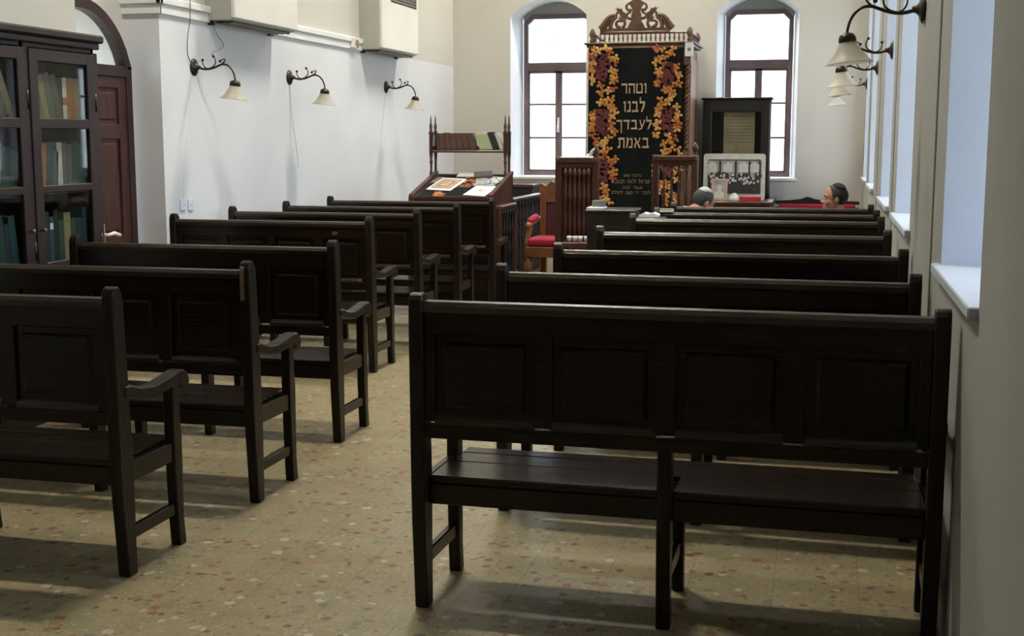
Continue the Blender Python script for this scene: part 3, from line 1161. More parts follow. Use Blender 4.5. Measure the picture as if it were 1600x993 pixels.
# ================================================================ AIR CONDITIONERS
def aircon(label, y0, y1, z0, depth, grille):
    t = thing('air_conditioner', label, 'air conditioner', (XL, (y0 + y1) / 2, z0), 0, 'wall air conditioners')
    h = (y1 - y0) / 2
    H = .78
    b = MB()
    # side silhouette: bottom slopes up towards the front
    b.px([(0, 0)] * 0 or [(-h, 0), (h, 0), (h, H), (-h, H)], 0, depth - .02)
    bev(b, .006).build('case', M['plastic_side'], t)
    b = MB()
    b.box(depth - .02, depth + .012, -h - .002, h + .002, .012, H, .008)
    b.build('front_panel', M['plastic'], t)
    b = MB()
    b.box(.05, depth - .035, -h + .06, h - .06, -.014, .0005, .003)
    b.build('air_outlet', M['vent'], t)
    b = MB()
    for q in range(3):
        yy = .07 + (depth - .12) * q / 2
        b.box(yy - .012, yy + .012, -h + .05, h - .05, -.02, -.012, .002)
    b.build('louvre', M['slat'], t)
    if grille:
        g = MB()
        g.box(depth + .004, depth + .0145, -h + .26, h - .06, .47, .66, .003)
        gg = g.build('grille', M['vent'], t)
        s = MB()
        for q in range(6):
            z = .485 + q * .031
            s.box(depth + .012, depth + .02, -h + .265, h - .065, z, z + .012)
        for q in range(4):
            yy = -h + .3 + q * (2 * h - .4) / 3
            s.box(depth + .012, depth + .022, yy, yy + .008, .475, .655)
        s.build('grille_slats', M['slat'], gg)
        s = MB()
        s.box(depth + .01, depth + .017, -h + .11, -h + .14, .49, .62, .003)
        s.build('control_strip', M['vent'], t)
    b = MB()
    b.box(0, .03, -h + .02, -h + .09, -.03, .005, .003)
    b.box(0, .03, h - .09, h - .02, -.03, .005, .003)
    b.build('bracket', M['metal'], t)
    return t


aircon('large cream air conditioner at the picture top, nearer the door', 8.78, 9.93, 2.40, .22, False)
aircon('smaller cream air conditioner with a dark grille, nearer the ark end', 11.97, 13.1, 2.40, .225, True)

# ================================================================ ARK
AX0, AX1, AY0, AY1, AZ = -2.60, -1.475, 14.17, 15.06, 2.535
t = thing('torah_ark', 'tall carved wooden ark cabinet with a pierced crest, between the two arched windows', 'ark', (0, 0, 0))
b = MB()
b.box(AX0, AX1, AY0, AY1, 0, .12, .006)
b.box(AX0 + .02, AX1 - .02, AY0 + .03, AY1, .12, AZ - .02, .004)
b.build('body', M['ark'], t)
b = MB()
b.box(AX1 - .022, AX1 - .004, AY0 + .12, AY1 - .05, .3, AZ - .12, .004)
b.box(AX1 - .02, AX1 - .0, AY0 + .06, AY0 + .12, .15, AZ - .05, .004)
b.build('side_panel', M['arkside'], t, 'lighter salmon side panel')
b = MB()
b.box(AX0 - .02, AX1 + .02, AY0 - .02, AY1, AZ, AZ + .025, .005)
b.box(AX0 - .045, AX1 + .045, AY0 - .045, AY1, AZ + .025, AZ + .05, .008)
b.build('cornice', M['ark'], t)
ZG = AZ + .05
for k in range(20):
    q = MB()
    turned(q, AX0 + .08 + k * (AX1 - AX0 - .16) / 19, AY0 - .005, ZG, ZG + .085, .012, 6, 1)
    q.build('spindle', M['ark'], t)
for k in range(6):
    q = MB()
    turned(q, AX1 - .01, AY0 + .14 + k * .13, ZG, ZG + .085, .012, 6, 1)
    q.build('spindle', M['ark'], t)
b = MB()
b.box(AX0 + .13, AX1 - .23, AY0 - .03, AY0 + .02, ZG + .085, ZG + .115, .006)
b.box(AX0 + .13, AX1 - .23, AY0 - .015, AY0 + .01, ZG + .115, ZG + .15, .004)
b.box(AX1 - .3, AX1 - .02, AY0 - .018, AY0 + .008, ZG + .085, ZG + .10, .003)
b.box(AX1 - .022, AX1 + .002, AY0, AY1 - .05, ZG + .085, ZG + .10, .003)
b.build('gallery_rail', M['ark'], t)
for xx, yy in ((AX0 + .045, AY0 - .005), (AX1 - .015, AY0 - .005), (AX1 - .015, AY1 - .08)):
    b = MB()
    b.lathe([(.028, ZG), (.028, ZG + .03), (.018, ZG + .04), (.03, ZG + .065), (.036, ZG + .09), (.026, ZG + .125), (.012, ZG + .145), (.004, ZG + .155)], (xx, yy, 0), 12)
    b.build('finial', M['ark'], t)
b = MB()      # scrolled bracket beside the left finial
b.tube(bez((AX0 + .06, AY0, ZG + .07), (AX0 + .1, AY0, ZG + .09), (AX0 + .1, AY0, ZG + .03), (AX0 + .17, AY0, ZG + .02)), [.016] * 5 + [.011] * 6, 7)
b.build('scroll', M['ark'], t)
# pierced crest
cx = (AX0 + .13 + AX1 - .23) / 2 + .015
ZR = ZG + .15


def crest():
    b = MB()
    ya, yb = AY0 - .018, AY0 + .012
    cen = [(-.1, 0), (.1, 0), (.075, .05), (.05, .09), (.055, .14), (.04, .19), (.06, .235), (.085, .26), (.07, .285), (.04, .30), (.02, .345), (0, .37)]
    poly = [(cx + x, ZR + z - .005) for x, z in cen] + [(cx - x, ZR + z - .005) for x, z in cen[::-1][1:-2]] + [(cx - .1, ZR - .005)]
    poly = [p for i, p in enumerate(poly) if p not in poly[:i]]
    b.py(poly[1:] + poly[:1], ya, yb)
    for s in (-1, 1):
        def C(p0, p1, p2, p3, r0, r1):
            pts = bez(*[(cx + s * p[0], AY0 - .003, ZR + p[1]) for p in (p0, p1, p2, p3)], n=12)
            b.tube(pts, [1.3 * (r0 + (r1 - r0) * k / 12) for k in range(13)], 7)
        C((.40, -.005), (.35, .03), (.33, .14), (.24, .135), .026, .016)     # outer sweep
        C((.28, .0), (.29, .06), (.25, .11), (.22, .11), .019, .014)
        C((.22, .11), (.23, .16), (.2, .18), (.18, .185), .012, .008)
        C((.17, .0), (.26, .03), (.22, .1), (.15, .07), .016, .009)        # inner volute
        C((.15, .0), (.1, .05), (.13, .1), (.19, .11), .014, .012)
        C((.045, .1), (.12, .09), (.13, .16), (.06, .165), .013, .009)     # ring
        C((.05, .19), (.12, .18), (.14, .25), (.06, .27), .013, .009)
        C((.36, .0), (.30, .03), (.33, .08), (.28, .09), .016, .011)
        # wing-like leaf
        wing = [(.12, .06), (.16, .10), (.2, .17), (.235, .215), (.21, .205), (.205, .225), (.18, .2), (.165, .215), (.145, .175), (.12, .165), (.105, .12)]
        b.py([(cx + s * x, ZR + z) for x, z in (wing if s > 0 else wing[::-1])], AY0 - .014, AY0 + .008)
    b.build('crest', M['ark'], t)


crest()
# right-hand twisted column with capital and base
xc, yc = AX1 - .035, AY0 - .012
b = MB()
for ph in (0, PI):
    pts, n = [], 70
    for k in range(n + 1):
        a = ph + k / n * 2 * PI * 9
        pts.append((xc + .016 * math.cos(a), yc + .016 * math.sin(a), 1.42 + (2.33 - 1.42) * k / n))
    b.tube(pts, .015, 6)
b.build('twisted_column', M['ark'], t)
b = MB()
b.box(xc - .045, xc + .045, yc - .04, yc + .03, 1.22, 1.42, .006)
b.box(xc - .05, xc + .05, yc - .045, yc + .03, .1, 1.22, .006)
b.box(xc - .04, xc + .04, yc - .04, yc + .03, 2.33, AZ, .006)
b.build('column_block', M['ark'], t)

# curtain
cx0, cx1 = at(918.5, 200, 1, 14.1).x, at(1066, 200, 1, 14.1).x
ct = thing('ark_curtain', 'black velvet ark curtain embroidered with orange flowers and pale gold Hebrew lettering', 'curtain', (0, 0, 0))
b = MB()
nx, nz = 48, 12
vv = [[b.bm.verts.new((cx0 + (cx1 - cx0) * i / nx, 14.112 + .004 * math.sin(i * 1.1) * (1 - .5 * j / nz), .28 + (AZ - .295) * j / nz)) for i in range(nx + 1)] for j in range(nz + 1)]
bk = [[b.bm.verts.new(v.co + Vector((0, .006, 0))) for v in r] for r in vv]
fs = []
for j in range(nz):
    for i in range(nx):
        fs.append(b.bm.faces.new((vv[j][i], vv[j][i + 1], vv[j + 1][i + 1], vv[j + 1][i])))
        fs.append(b.bm.faces.new((bk[j][i], bk[j + 1][i], bk[j + 1][i + 1], bk[j][i + 1])))
b._f(fs, True)
cl = b.build('cloth', M['parochet'], ct)
b = MB()
b.tube([(cx0, 14.118, AZ - .012), (cx1 + .02, 14.118, AZ - .012)], .01, 8)
b.build('curtain_rod', M['ark'], ct)

YT = 14.104


def petal(b, x, z, ln, wd, a, y=YT):
    n = 8
    ca, sa = math.cos(a), math.sin(a)
    pts = []
    for k in range(n):
        q = 2 * PI * k / n
        u, v = math.cos(q) * ln / 2, math.sin(q) * wd / 2 * (1 + .35 * math.cos(q))
        pts.append((x + u * ca - v * sa, z + u * sa + v * ca))
    top = b.bm.verts.new((x, y - .005, z))
    ring = [b.bm.verts.new((p[0], y - .002, p[1])) for p in pts]
    base = [b.bm.verts.new((p[0], y + .004, p[1])) for p in pts]
    fs = []
    for k in range(n):
        fs.append(b.bm.faces.new((ring[k], ring[(k + 1) % n], top)))
        fs.append(b.bm.faces.new((base[k], base[(k + 1) % n], ring[(k + 1) % n], ring[k])))
    b._f(fs, True)
    bmesh.ops.recalc_face_normals(b.bm, faces=fs)


rnd = random.Random(11)


def cluster(b, px0, px1, path, grapes):
    """flower sprays following path [(px,py,halfwidth)...]; grapes [(px,py,w,h)]"""
    for gx, gy, gw, gh in grapes:
        for k in range(int(gw * gh / 9)):
            u, v = rnd.uniform(-1, 1), rnd.uniform(-1, 1)
            if abs(u) > 1 - max(0, v) * .65 - max(0, -v - .6):
                continue
            p = at(gx + u * gw / 2, gy + v * gh / 2, 1, YT)
            b.mi = 3
            petal(b, p.x, p.z, .036, .028, rnd.uniform(0, PI), YT + .001 * rnd.random())
    for (px, py, hw, cnt) in path:
        for k in range(cnt):
            fx = min(max(px + rnd.uniform(-hw, hw), 924), 1061)
            fy = max(75, py + rnd.uniform(-5, 5))
            p = at(fx, fy, 1, YT)
            base = rnd.uniform(0, 2 * PI)
            b.mi = rnd.choice([0, 0, 0, 1, 1, 2])
            for q in range(rnd.choice([3, 3, 4])):
                a = base + q * 2 * PI / 4.2
                petal(b, p.x + .024 * math.cos(a), p.z + .024 * math.sin(a), .048, .031, a, YT - .002 * rnd.random() - .001)
    b.mi = 0


b = MB()
gl = [(939, 105, 34, 44), (941, 192, 32, 46), (942, 265, 30, 40)]
gr = [(1043, 117, 28, 38), (1044, 190, 30, 44), (1045, 262, 28, 34)]
pl, prr = [], []
for py in range(71, 322, 6):
    dens = 2 if not any(abs(py - g[1]) < g[3] / 2 for g in gl) else 0
    pl += [(941 + 4 * math.sin(py * .05), py, 17 if py < 230 else 14, 2 if dens else 0)]
    if not dens:
        pl += [(924 + rnd.uniform(-1, 2), py, 3, 1), (958 + rnd.uniform(-2, 3), py, 3, 1)]
for py in range(73, 322, 6):
    dens = 2 if not any(abs(py - g[1]) < g[3] / 2 for g in gr) else 0
    prr += [(1043 + 3 * math.sin(py * .06), py, 16, 2 if dens else 0)]
    if not dens:
        prr += [(1027 + rnd.uniform(-2, 2), py, 3, 1), (1059 + rnd.uniform(-2, 2), py, 3, 1)]
cluster(b, 920, 963, pl, gl)
cluster(b, 1020, 1065, prr, gr)
b.build('flower_embroidery', [M['f_or'], M['f_ye'], M['f_ru'], M['f_ma']], cl)


def R4(a, b2, c, d2):
    return [(a, b2), (c, b2), (c, d2), (a, d2)]


# square Hebrew letters as strokes: width, list of convex outlines (baseline 0, headline 1)
GL = {
    'ו': (.3, [R4(0, .8, .3, 1), R4(.15, 0, .3, 1)]),
    'ט': (.85, [R4(0, .05, .15, .95), R4(0, .84, .24, 1), R4(0, 0, .85, .18), R4(.7, .05, .85, .9), [(.45, .86), (.8, .82), (.85, .92), (.7, 1), (.45, 1)]]),
    'ה': (.85, [R4(0, .8, .85, 1), R4(.7, 0, .85, 1), R4(.08, 0, .22, .6)]),
    'ר': (.75, [R4(0, .8, .75, 1), R4(.6, 0, .75, .97)]),
    'ל': (.72, [R4(0, .85, .13, 1.38), R4(0, .8, .72, 1), [(.56, .9), (.72, .9), (.68, .55), (.34, 0), (.18, 0)]]),
    'ב': (.85, [R4(.04, .8, .72, 1), R4(.57, .1, .72, .95), R4(0, 0, .85, .18)]),
    'נ': (.46, [R4(.1, .82, .46, 1), R4(.31, .05, .46, 1), R4(0, 0, .46, .18)]),
    'ע': (.82, [[(.64, 1), (.82, 1), (.8, .75), (.42, .05), (.32, .15), (.64, .75)], [(.06, 1), (.26, 1), (.3, .7), (.48, .3), (.42, .1), (.14, .75)], [(0, -.1), (.42, .04), (.5, .2), (.0, .06)]]),
    'ד': (.86, [R4(0, .8, .86, 1), R4(.56, 0, .72, .9)]),
    'ך': (.8, [R4(0, .8, .8, 1), R4(.62, -.36, .77, .9)]),
    'א': (.88, [[(0, 1), (.2, 1), (.88, 0), (.68, 0)], [(.64, 1), (.82, 1), (.74, .7), (.54, .46), (.46, .58), (.66, .76)], [(.04, 0), (.22, 0), (.22, .3), (.36, .56), (.26, .66), (.06, .36)]]),
    'מ': (.84, [[(.32, .85), (.66, 1), (.84, .9), (.84, .8), (.34, .8)], R4(.69, 0, .84, .92), R4(.38, 0, .84, .17), [(.16, 1), (.3, 1), (.36, .8), (.15, 0), (0, 0)], R4(.05, .88, .22, 1)]),
    'ת': (.9, [R4(.06, .8, .9, 1), R4(.75, 0, .9, .97), R4(.2, .06, .34, .9), R4(0, 0, .32, .16)]),
    'י': (.28, [R4(0, .8, .28, 1), R4(.14, .5, .28, 1)]),
    'ש': (.95, [R4(0, .05, .14, 1), R4(.4, .05, .54, 1), R4(.81, .05, .95, 1), R4(0, 0, .95, .17)]),
    'פ': (.78, [R4(.05, .8, .78, 1), R4(.63, .05, .78, .95), R4(0, 0, .78, .17), R4(.05, .45, .19, .95), R4(.05, .42, .4, .55)]),
    'צ': (.78, [[(0, 1), (.18, 1), (.78, .12), (.6, .05)], [(.6, 1), (.78, 1), (.55, .48), (.44, .56)], R4(0, 0, .78, .17)]),
    'ז': (.36, [R4(0, .82, .36, 1), R4(.12, 0, .26, .9)]),
    'כ': (.72, [R4(.04, .8, .68, 1), R4(.57, .1, .72, .92), R4(.04, 0, .68, .18)]),
    'ם': (.8, [R4(.04, .82, .8, 1), R4(.65, 0, .8, .95), R4(.1, 0, .24, .9), R4(.1, 0, .8, .17)]),
}


def hebrew(name, lines, m, parent, lift=.004):
    """lines: (text, px0, px1, py0, py1) on the curtain; letters set right to left as raised stitching"""
    b = MB()
    for s, x0, x1, y0, y1 in lines:
        a, c2 = at(x0, y1, 1, YT), at(x1, y0, 1, YT)
        tot = sum(.5 if ch == ' ' else GL[ch][0] for ch in s) + .2 * (len(s) - 1)
        kx, kz = (c2.x - a.x) / tot, c2.z - a.z
        u = tot
        for ch in s:
            w_ = .5 if ch == ' ' else GL[ch][0]
            u -= w_
            if ch != ' ':
                for q, poly in enumerate(GL[ch][1]):
                    b.py([(a.x + (u + p[0]) * kx, a.z + p[1] * kz) for p in poly], YT - lift - .0003 * q, YT + .004)
            u -= .2
    return b.build(name, m, parent)


for ln in [('וטהר', 971, 1010, 130, 146), ('לבנו', 974, 1008, 158, 175), ('לעבדך', 963, 1018, 187, 202), ('באמת', 965, 1014, 215, 231)]:
    hebrew('lettering', [ln], M['f_tx'], cl)
for ln in [('נדבת נפש', 975, 1002, 272, 276), ('ישראל ולאה תנצבה', 956, 1016, 281, 286), ('אשר יצא', 973, 1004, 291, 295), ('לזכר יד ושם לעולם', 955, 1016, 299, 303)]:
    hebrew('lettering', [ln], M['f_td'], cl)
# small white notice pinned over the column
p0, p1 = at(1070, 88, 1, 14.09), at(1083.5, 66, 1, 14.09)
o = thing('paper_notice', 'small white notice with a dark emblem, pinned at the top of the ark\'s twisted column', 'notice')
b = MB()
b.box(p0.x, p1.x, 14.095, 14.112, p0.z, p1.z, .001)
b.build('sheet', M['paper'], o)
b = MB()
b.lathe([(.021, 0), (.021, .0015)], ((p0.x + p1.x) / 2, 14.0955, (p0.z + p1.z) / 2), 12, Matrix.Rotation(PI / 2, 3, 'X'))
b.build('emblem', M['ink'], o)


# ================================================================ RAILINGS BY THE ARK
def railing(label, x0, x1, y, zt, filled, posts):
    t = thing('railing', label, 'railing', (0, 0, 0), 0, 'wooden railings before the ark')
    for xx, fin in posts:
        b = MB()
        b.box(xx - .03, xx + .03, y - .03, y + .03, 0, zt + .01, .006)
        b.build('post', M['rail'], t)
        if fin:
            b = MB()
            b.lathe([(.022, zt + .01), (.014, zt + .025), (.024, zt + .05), (.03, zt + .075), (.02, zt + .105), (.006, zt + .12)], (xx, y, 0), 12)
            b.build('finial', M['rail'], t)
    b = MB()
    b.box(x0 - .02, x1 + .02, y - .045, y + .045, zt - .045, zt, .008)
    b.box(x0, x1, y - .022, y + .022, zt - .09, zt - .045, .004)
    b.build('top_rail', M['rail'], t)
    b = MB()
    b.box(x0, x1, y - .025, y + .025, .12, .2, .004)
    b.build('bottom_rail', M['rail'], t)
    n = 6 if filled else 4
    for k in range(n):
        q = MB()
        xx = x0 + .045 + (x1 - x0 - .09) * (k + .5) / n
        turned(q, xx, y, .2, zt - .09, .024 if filled else .016, 8, 3)
        q.build('baluster', M['rail'], t)
    if filled:
        b = MB()
        b.box(x0, x1, y + .02, y + .04, .15, zt - .06)
        b.build('backing_panel', M['rail'], t)
    return t


YRL = 11.95
x0, x1 = at(873, 300, 1, YRL).x, at(931, 300, 1, YRL).x
railing('dark glossy wooden railing of close balusters left of the ark curtain', x0, x1, YRL, at(900, 247, 1, YRL).z, True, ((x0, False), (x1, True)))
x2, x3 = at(1024, 300, 1, YRL).x, at(1085, 300, 1, YRL).x
railing('open wooden railing with a knobbed corner post right of the ark curtain', x2, x3, YRL, at(1050, 243, 1, YRL).z, False, ((x2, False), (x3, True)))
zt = at(900, 247, 1, YRL).z
o = MB()
sv = []
b = o
b.box(x0 + .02, x1 - .03, YRL - .05, YRL + .05, zt + .0005, zt + .016, .005)
b.tube(bez((x1 - .09, YRL, zt + .02), (x1 - .03, YRL, zt + .02), (x1 - .06, YRL - .04, zt + .05), (x1 - .01, YRL - .06, zt + .09)), [.02, .02, .019, .018, .017, .016, .015, .014, .012, .01, .006], 8)
tag(b.build('cloth', M['paper']), 'white cloth lying along the top of the railing left of the ark', 'cloth')

# ================================================================ THRONE CHAIR
TX, TYb, TS = -2.75, 12.72, .47
t = thing('armchair', 'ornate wooden armchair with a red velvet seat and carved crest, beside the dark railing', 'armchair', (0, 0, 0))
sx0 = at(820, 380, 1, 12.2).x
sx1 = sx0 + .60
zs = at(845, 386, 1, 12.2).z
fy, ry = 12.2, 12.72
b = MB()
b.box(sx0, sx1, fy, ry, zs - .10, zs, .006)
b.build('seat_frame', M['chair'], t)
b = MB()
vs = b.box(sx0 + .015, sx1 - .015, fy + .01, ry - .04, zs, zs + .085, .03, seg=3)
b.build('cushion', M['velvet'], t, 'red velvet seat cushion')
bx0 = at(845, 330, 1, ry).x
bx1 = bx0 + .46
zt2 = at(858, 286, 1, ry).z
for xx in (bx0 + .03, bx1 - .03):
    b = MB()
    b.box(xx - .03, xx + .03, ry - .03, ry + .03, 0, zt2 - .05, .006)
    b.build('back_post', M['chair'], t)
b = MB()
n = 24
top = [(bx0 + (bx1 - bx0) * k / n, zt2 - .02 + .02 * math.cos(k / n * 8 * PI) + .03 * math.sin(k / n * PI)) for k in range(n + 1)]
b.py([(bx0, zt2 - .19), (bx1, zt2 - .19)] + top[::-1], ry - .028, ry + .028)
b.build('crest_rail', M['chair'], t)
b = MB()
b.box(bx0 + .055, bx1 - .055, ry - .02, ry + .015, zs + .02, zt2 - .185, .012)
b.build('back_pad', mat('wine_upholstery', (.05, .007, .008), .7), t)
for s, xx in ((-1, sx0 + .03), (1, sx1 - .03)):
    b = MB()
    b.tube(bez((xx, fy + .09, zs - .02), (xx + s * .05, fy + .03, zs + .06), (xx - s * .01, fy + .12, zs + .12), (xx + s * .005, fy + .05, zs + .215)), [.024] * 6 + [.026] * 5, 8)
    b.tube([(xx, fy + .03, zs + .215), (xx, fy + .2, zs + .22), (xx, ry, zs + .25)], .022, 8)
    b.ball((xx, fy + .03, zs + .212), .03)
    b.build('arm', M['gold'], t, 'gilded scrolled arm')
    b = MB()
    b.tube([(xx, fy + .07, zs + .238), (xx, fy + .12, zs + .25), (xx, ry - .16, zs + .27), (xx, ry - .10, zs + .268)], [.022, .035, .035, .022], 10)
    b.build('arm_pad', M['velvet'], t, 'red velvet arm pad')
    b = MB()
    b.lathe([(.024, zs - .1), (.03, zs - .14), (.045, zs - .19), (.04, zs - .23), (.022, zs - .26), (.02, .14), (.032, .09), (.022, .04), (.03, 0)][::-1], (xx, fy + .035, 0), 12)
    b.build('leg', M['chair'], t)

# low step with four made-up white cups in place of light glints
p = at(905, 377, 1, 11.65)
o = thing('low_bench', 'low dark wooden bench at the foot of the railing, white cups for glints on it', 'bench', (0, 0, 0))
b = MB()
xa, xb = p.x - .16, p.x + .17
b.box(xa, xb, 11.5, 11.8, p.z - .05, p.z, .006)
b.build('seat', M['rail'], o)
for xx in (xa + .03, xb - .03):
    for yy in (11.54, 11.76):
        b = MB()
        b.box(xx - .02, xx + .02, yy - .02, yy + .02, 0, p.z - .05, .004)
        b.build('leg', M['rail'], o)
for k, px in enumerate((889.5, 898.5, 906.5, 916.5)):
    q = at(px, 376, 1, 11.65)
    c = MB()
    c.lathe([(.012, 0), (.02, .004), (.024, .03), (.025, .05), (.022, .05), (.02, .01)], (q.x, 11.65, p.z), 12)
    tag(c.build('glint', M['paper']), 'small added white cup on the low bench, %s' % ['first from the red armchair', 'second from the red armchair', 'third from the red armchair', 'farthest from the red armchair'][k], 'glint', 'white glint cups on the low bench')

# ================================================================ READING STAND
SX0, SX1, SY0, SY1 = -3.715, -2.935, 11.25, 12.04
ZF, ZK = at(700, 309, 1, SY0).z, at(800, 272, 1, SY1).z
t = thing('reading_stand', 'dark sloping wooden reading stand with a book rack on turned posts, near the left corner', 'reading stand', (0, 0, 0))
b = MB()
side = [(SY0, 0), (SY1, 0), (SY1, ZK), (SY0, ZF)]
for xx in (SX0, SX1 - .03):
    b2 = MB()
    b2.px(side, xx, xx + .03)
    b2.px([(SY0 - .015, ZF - .005), (SY1, ZK - .005), (SY1, ZK + .028), (SY0 - .015, ZF + .028)], xx - .006, xx + .036)
    b2.box(xx - .01, xx + .04, SY0 - .02, SY0 + .03, 0, ZF + .01, .005)
    b2.box(xx - .008, xx + .038, SY0, SY1, .78, .81, .004)
    b2.build('side_panel', M['stand'], t)
b.box(SX0, SX1, SY0, SY0 + .03, .02, ZF, .004)
b.box(SX0 + .06, SX1 - .06, SY0 - .01, SY0, .15, ZF - .1, .006)
b.build('front_panel', M['black'], t)
b = MB()
b.px([(SY0 - .01, ZF - .03), (SY1 + .02, ZK - .03), (SY1 + .02, ZK), (SY0 - .01, ZF)], SX0 + .03, SX1 - .03)
b.build('desk_top', M['stand'], t)
b = MB()
b.box(SX0 + .04, SX1 - .04, SY0 - .02, SY0 + .005, ZF - .02, ZF + .016, .004)
b.build('book_ledge', M['stand'], t)
b = MB()
b.box(SX0, SX1, SY1 - .03, SY1, .02, ZK - .03, .004)
b.build('back_panel', M['stand'], t)
RYa, RYb = SY1 - .04, SY1 + .11
rx0, rx1 = at(673.5, 230, 1, RYa).x, at(789.5, 230, 1, RYa).x
zsh = at(730, 236, 1, RYa).z
ztop = at(676, 197, 1, RYa).z
for xx in (rx0, rx1):
    for yy in (RYa, RYb):
        b = MB()
        z0 = ZK - .02 if yy < SY1 else .0
        pr = []
        r = .017
        hts = [(0, r * .8), (.05, r * 1.2), (.09, r), (.25, r * .62), (.5, r * .75), (.56, r * 1.05), (.6, r)]
        h = zsh - z0
        for q, rr in hts:
            pr.append((rr, z0 + q * h))
        pr += [(r * .7, zsh - .09), (r * 1.1, zsh - .03), (r * 1.1, zsh + .16), (r * 1.5, zsh + .17), (r * .7, zsh + .2), (r, zsh + .235), (r * .45, zsh + .27), (r * .4, ztop + .06), (.003, ztop + .10)]
        b.lathe(pr, (xx, yy, 0), 10)
        b.build('post', M['rail'], t)
    b = MB()
    prof = [(RYa, zsh - .01), (RYb, zsh - .01), (RYb, zsh + .13), (RYb - .03, zsh + .15), ((RYa + RYb) / 2, zsh + .175), (RYa + .03, zsh + .15), (RYa, zsh + .13)]
    b.px(prof, xx - .008, xx + .008)
    b.build('rack_end', M['rail'], t)
b = MB()
b.box(rx0, rx1, RYa - .005, RYb + .005, zsh - .015, zsh, .003)
b.box(rx0, rx1, RYb - .008, RYb + .004, zsh + .01, zsh + .05, .003)
b.build('rack_shelf', M['rail'], t)
# desk cover cloth
def desk(u, v, lift=0.0):
    """point on the slope: u left-right 0..1, v front-back 0..1"""
    n = Vector((0, -(ZK - ZF), SY1 - SY0)).normalized()
    return Vector((SX0 + .05 + u * (SX1 - SX0 - .1), SY0 + .02 + v * (SY1 - SY0 - .04), ZF + (ZK - ZF) * (v * (SY1 - SY0 - .04) + .02) / (SY1 - SY0))) + n * lift


SLA = math.atan2(ZK - ZF, SY1 - SY0)
o = thing('desk_cloth', 'black cloth with orange flowers and gold letters covering the reading stand\'s slope', 'cloth')
b = MB()
q = [desk(.01, 0), desk(.99, 0), desk(.99, .98), desk(.01, .98)]
nn = Vector((0, -math.sin(SLA), math.cos(SLA)))
A = [b.bm.verts.new(p + nn * .0005) for p in q]
B = [b.bm.verts.new(p + nn * .004) for p in q]
fs = [b.bm.faces.new(A[::-1]), b.bm.faces.new(B)] + [b.bm.faces.new((A[k], A[(k + 1) % 4], B[(k + 1) % 4], B[k])) for k in range(4)]
b.build('cloth', M['parochet'], o)


def slope_mtx(u, v, lift, rz=0):
    p = desk(u, v, lift)
    return Matrix.Translation(p) @ Matrix.Rotation(SLA, 4, 'X') @ Matrix.Rotation(rz, 4, 'Z')


def desk_flowers(n, u0, u1, v0, v1):
    b = MB()
    for k in range(n):
        p = slope_mtx(rnd.uniform(u0, u1), rnd.uniform(v0, v1), .004, 0)
        b.mi = 0 if k % 3 else 1
        b.ball(p.translation, 1, (.028, .018, .004), 4, (Matrix.Rotation(SLA, 3, 'X') @ Matrix.Rotation(rnd.uniform(0, 3), 3, 'Z')))
    b.build('flower_pattern', [M['f_or'], M['f_ru']], o)


desk_flowers(16, .22, .36, .02, .2)
desk_flowers(20, .47, .70, .55, .85)
b = MB()
for k, u in enumerate((.47, .51, .545, .58, .61)):       # short word in gold letters on the cloth
    m4 = slope_mtx(u, .46, .004)
    b.box(-.012, .012, .028, .036, 0, .003, 0, m4)
    b.box(.006, .012, -.036, .03, 0, .003, 0, m4)
    if k % 2 == 0:
        b.box(-.012, .012, -.036, -.028, 0, .003, 0, m4)
    if k in (1, 3, 4):
        b.box(-.012, -.006, -.036, .012, 0, .003, 0, m4)
b.build('lettering', M['f_or'], o)


def flat_item(name, label, cat, u, v, w, d, th, rz, m, lift=.0042):
    o = bpy.data.objects.new(name, None)
    COL.objects.link(o)
    tag(o, label, cat)
    o.matrix_world = slope_mtx(u, v, lift, rz)
    b = MB()
    b.box(-w / 2, w / 2, -d / 2, d / 2, 0, th, min(.004, th / 3))
    b.build('board' if th > .004 else 'sheet', m, o)
    return o


o = flat_item('framed_picture', 'framed picture with a cream border lying at the left of the reading stand', 'picture', .27, .50, .25, .40, .012, -.14, M['paper'])
for (w_, d_, m_, z_) in ((.20, .31, M['arkside'], .0135), (.17, .27, M['oldpaper'], .0145), (.11, .19, M['ark'], .0155), (.085, .15, M['tanframe'], .0165), (.05, .08, M['oldpaper'], .0175)):
    q = MB()
    q.box(-w_ / 2, w_ / 2, -d_ / 2, d_ / 2, .011, z_, .0005)
    q.build('print', m_, o)
o = flat_item('leaflet', 'white sheet with a grey landscape print, at the right of the reading stand', 'leaflet', .83, .67, .20, .33, .002, -.15, M['bluegrey'])
q = MB()
for k in range(14):
    a = rnd.uniform(-.08, .08), rnd.uniform(-.14, .14)
    q.box(a[0], a[0] + .02, a[1], a[1] + .035, .0018, .003)
q.build('print', M['dark'], o)
q = MB()
q.box(-.02, .095, -.02, .16, .0015, .0025)
q.build('print', M['palegrey'], o)
o = flat_item('leaflet', 'white sheet with a faint oval drawing at the right front of the reading stand', 'leaflet', .83, .27, .22, .33, .002, -.16, M['paper'])
q = MB()
q.lathe([(.04, .0015), (.04, .003)], (0, 0, 0), 16, Matrix.Diagonal((1, 1.8, 1)))
q.build('print', M['palegrey'], o)
q = MB()
q.lathe([(.012, .0028), (.012, .0042)], (.0, -.01, 0), 10, Matrix.Diagonal((1.6, 1.2, 1)))
q.build('print', M['midgrey'], o)
o = flat_item('booklet', 'pale grey booklet at the back of the reading stand\'s slope', 'booklet', .46, .92, .22, .11, .012, 0, M['palegrey'])
o = flat_item('closed_book', 'mauve-brown book lying at the back of the reading stand beside the pale booklet', 'book', .68, .90, .18, .16, .03, .25, BK['mauve'])
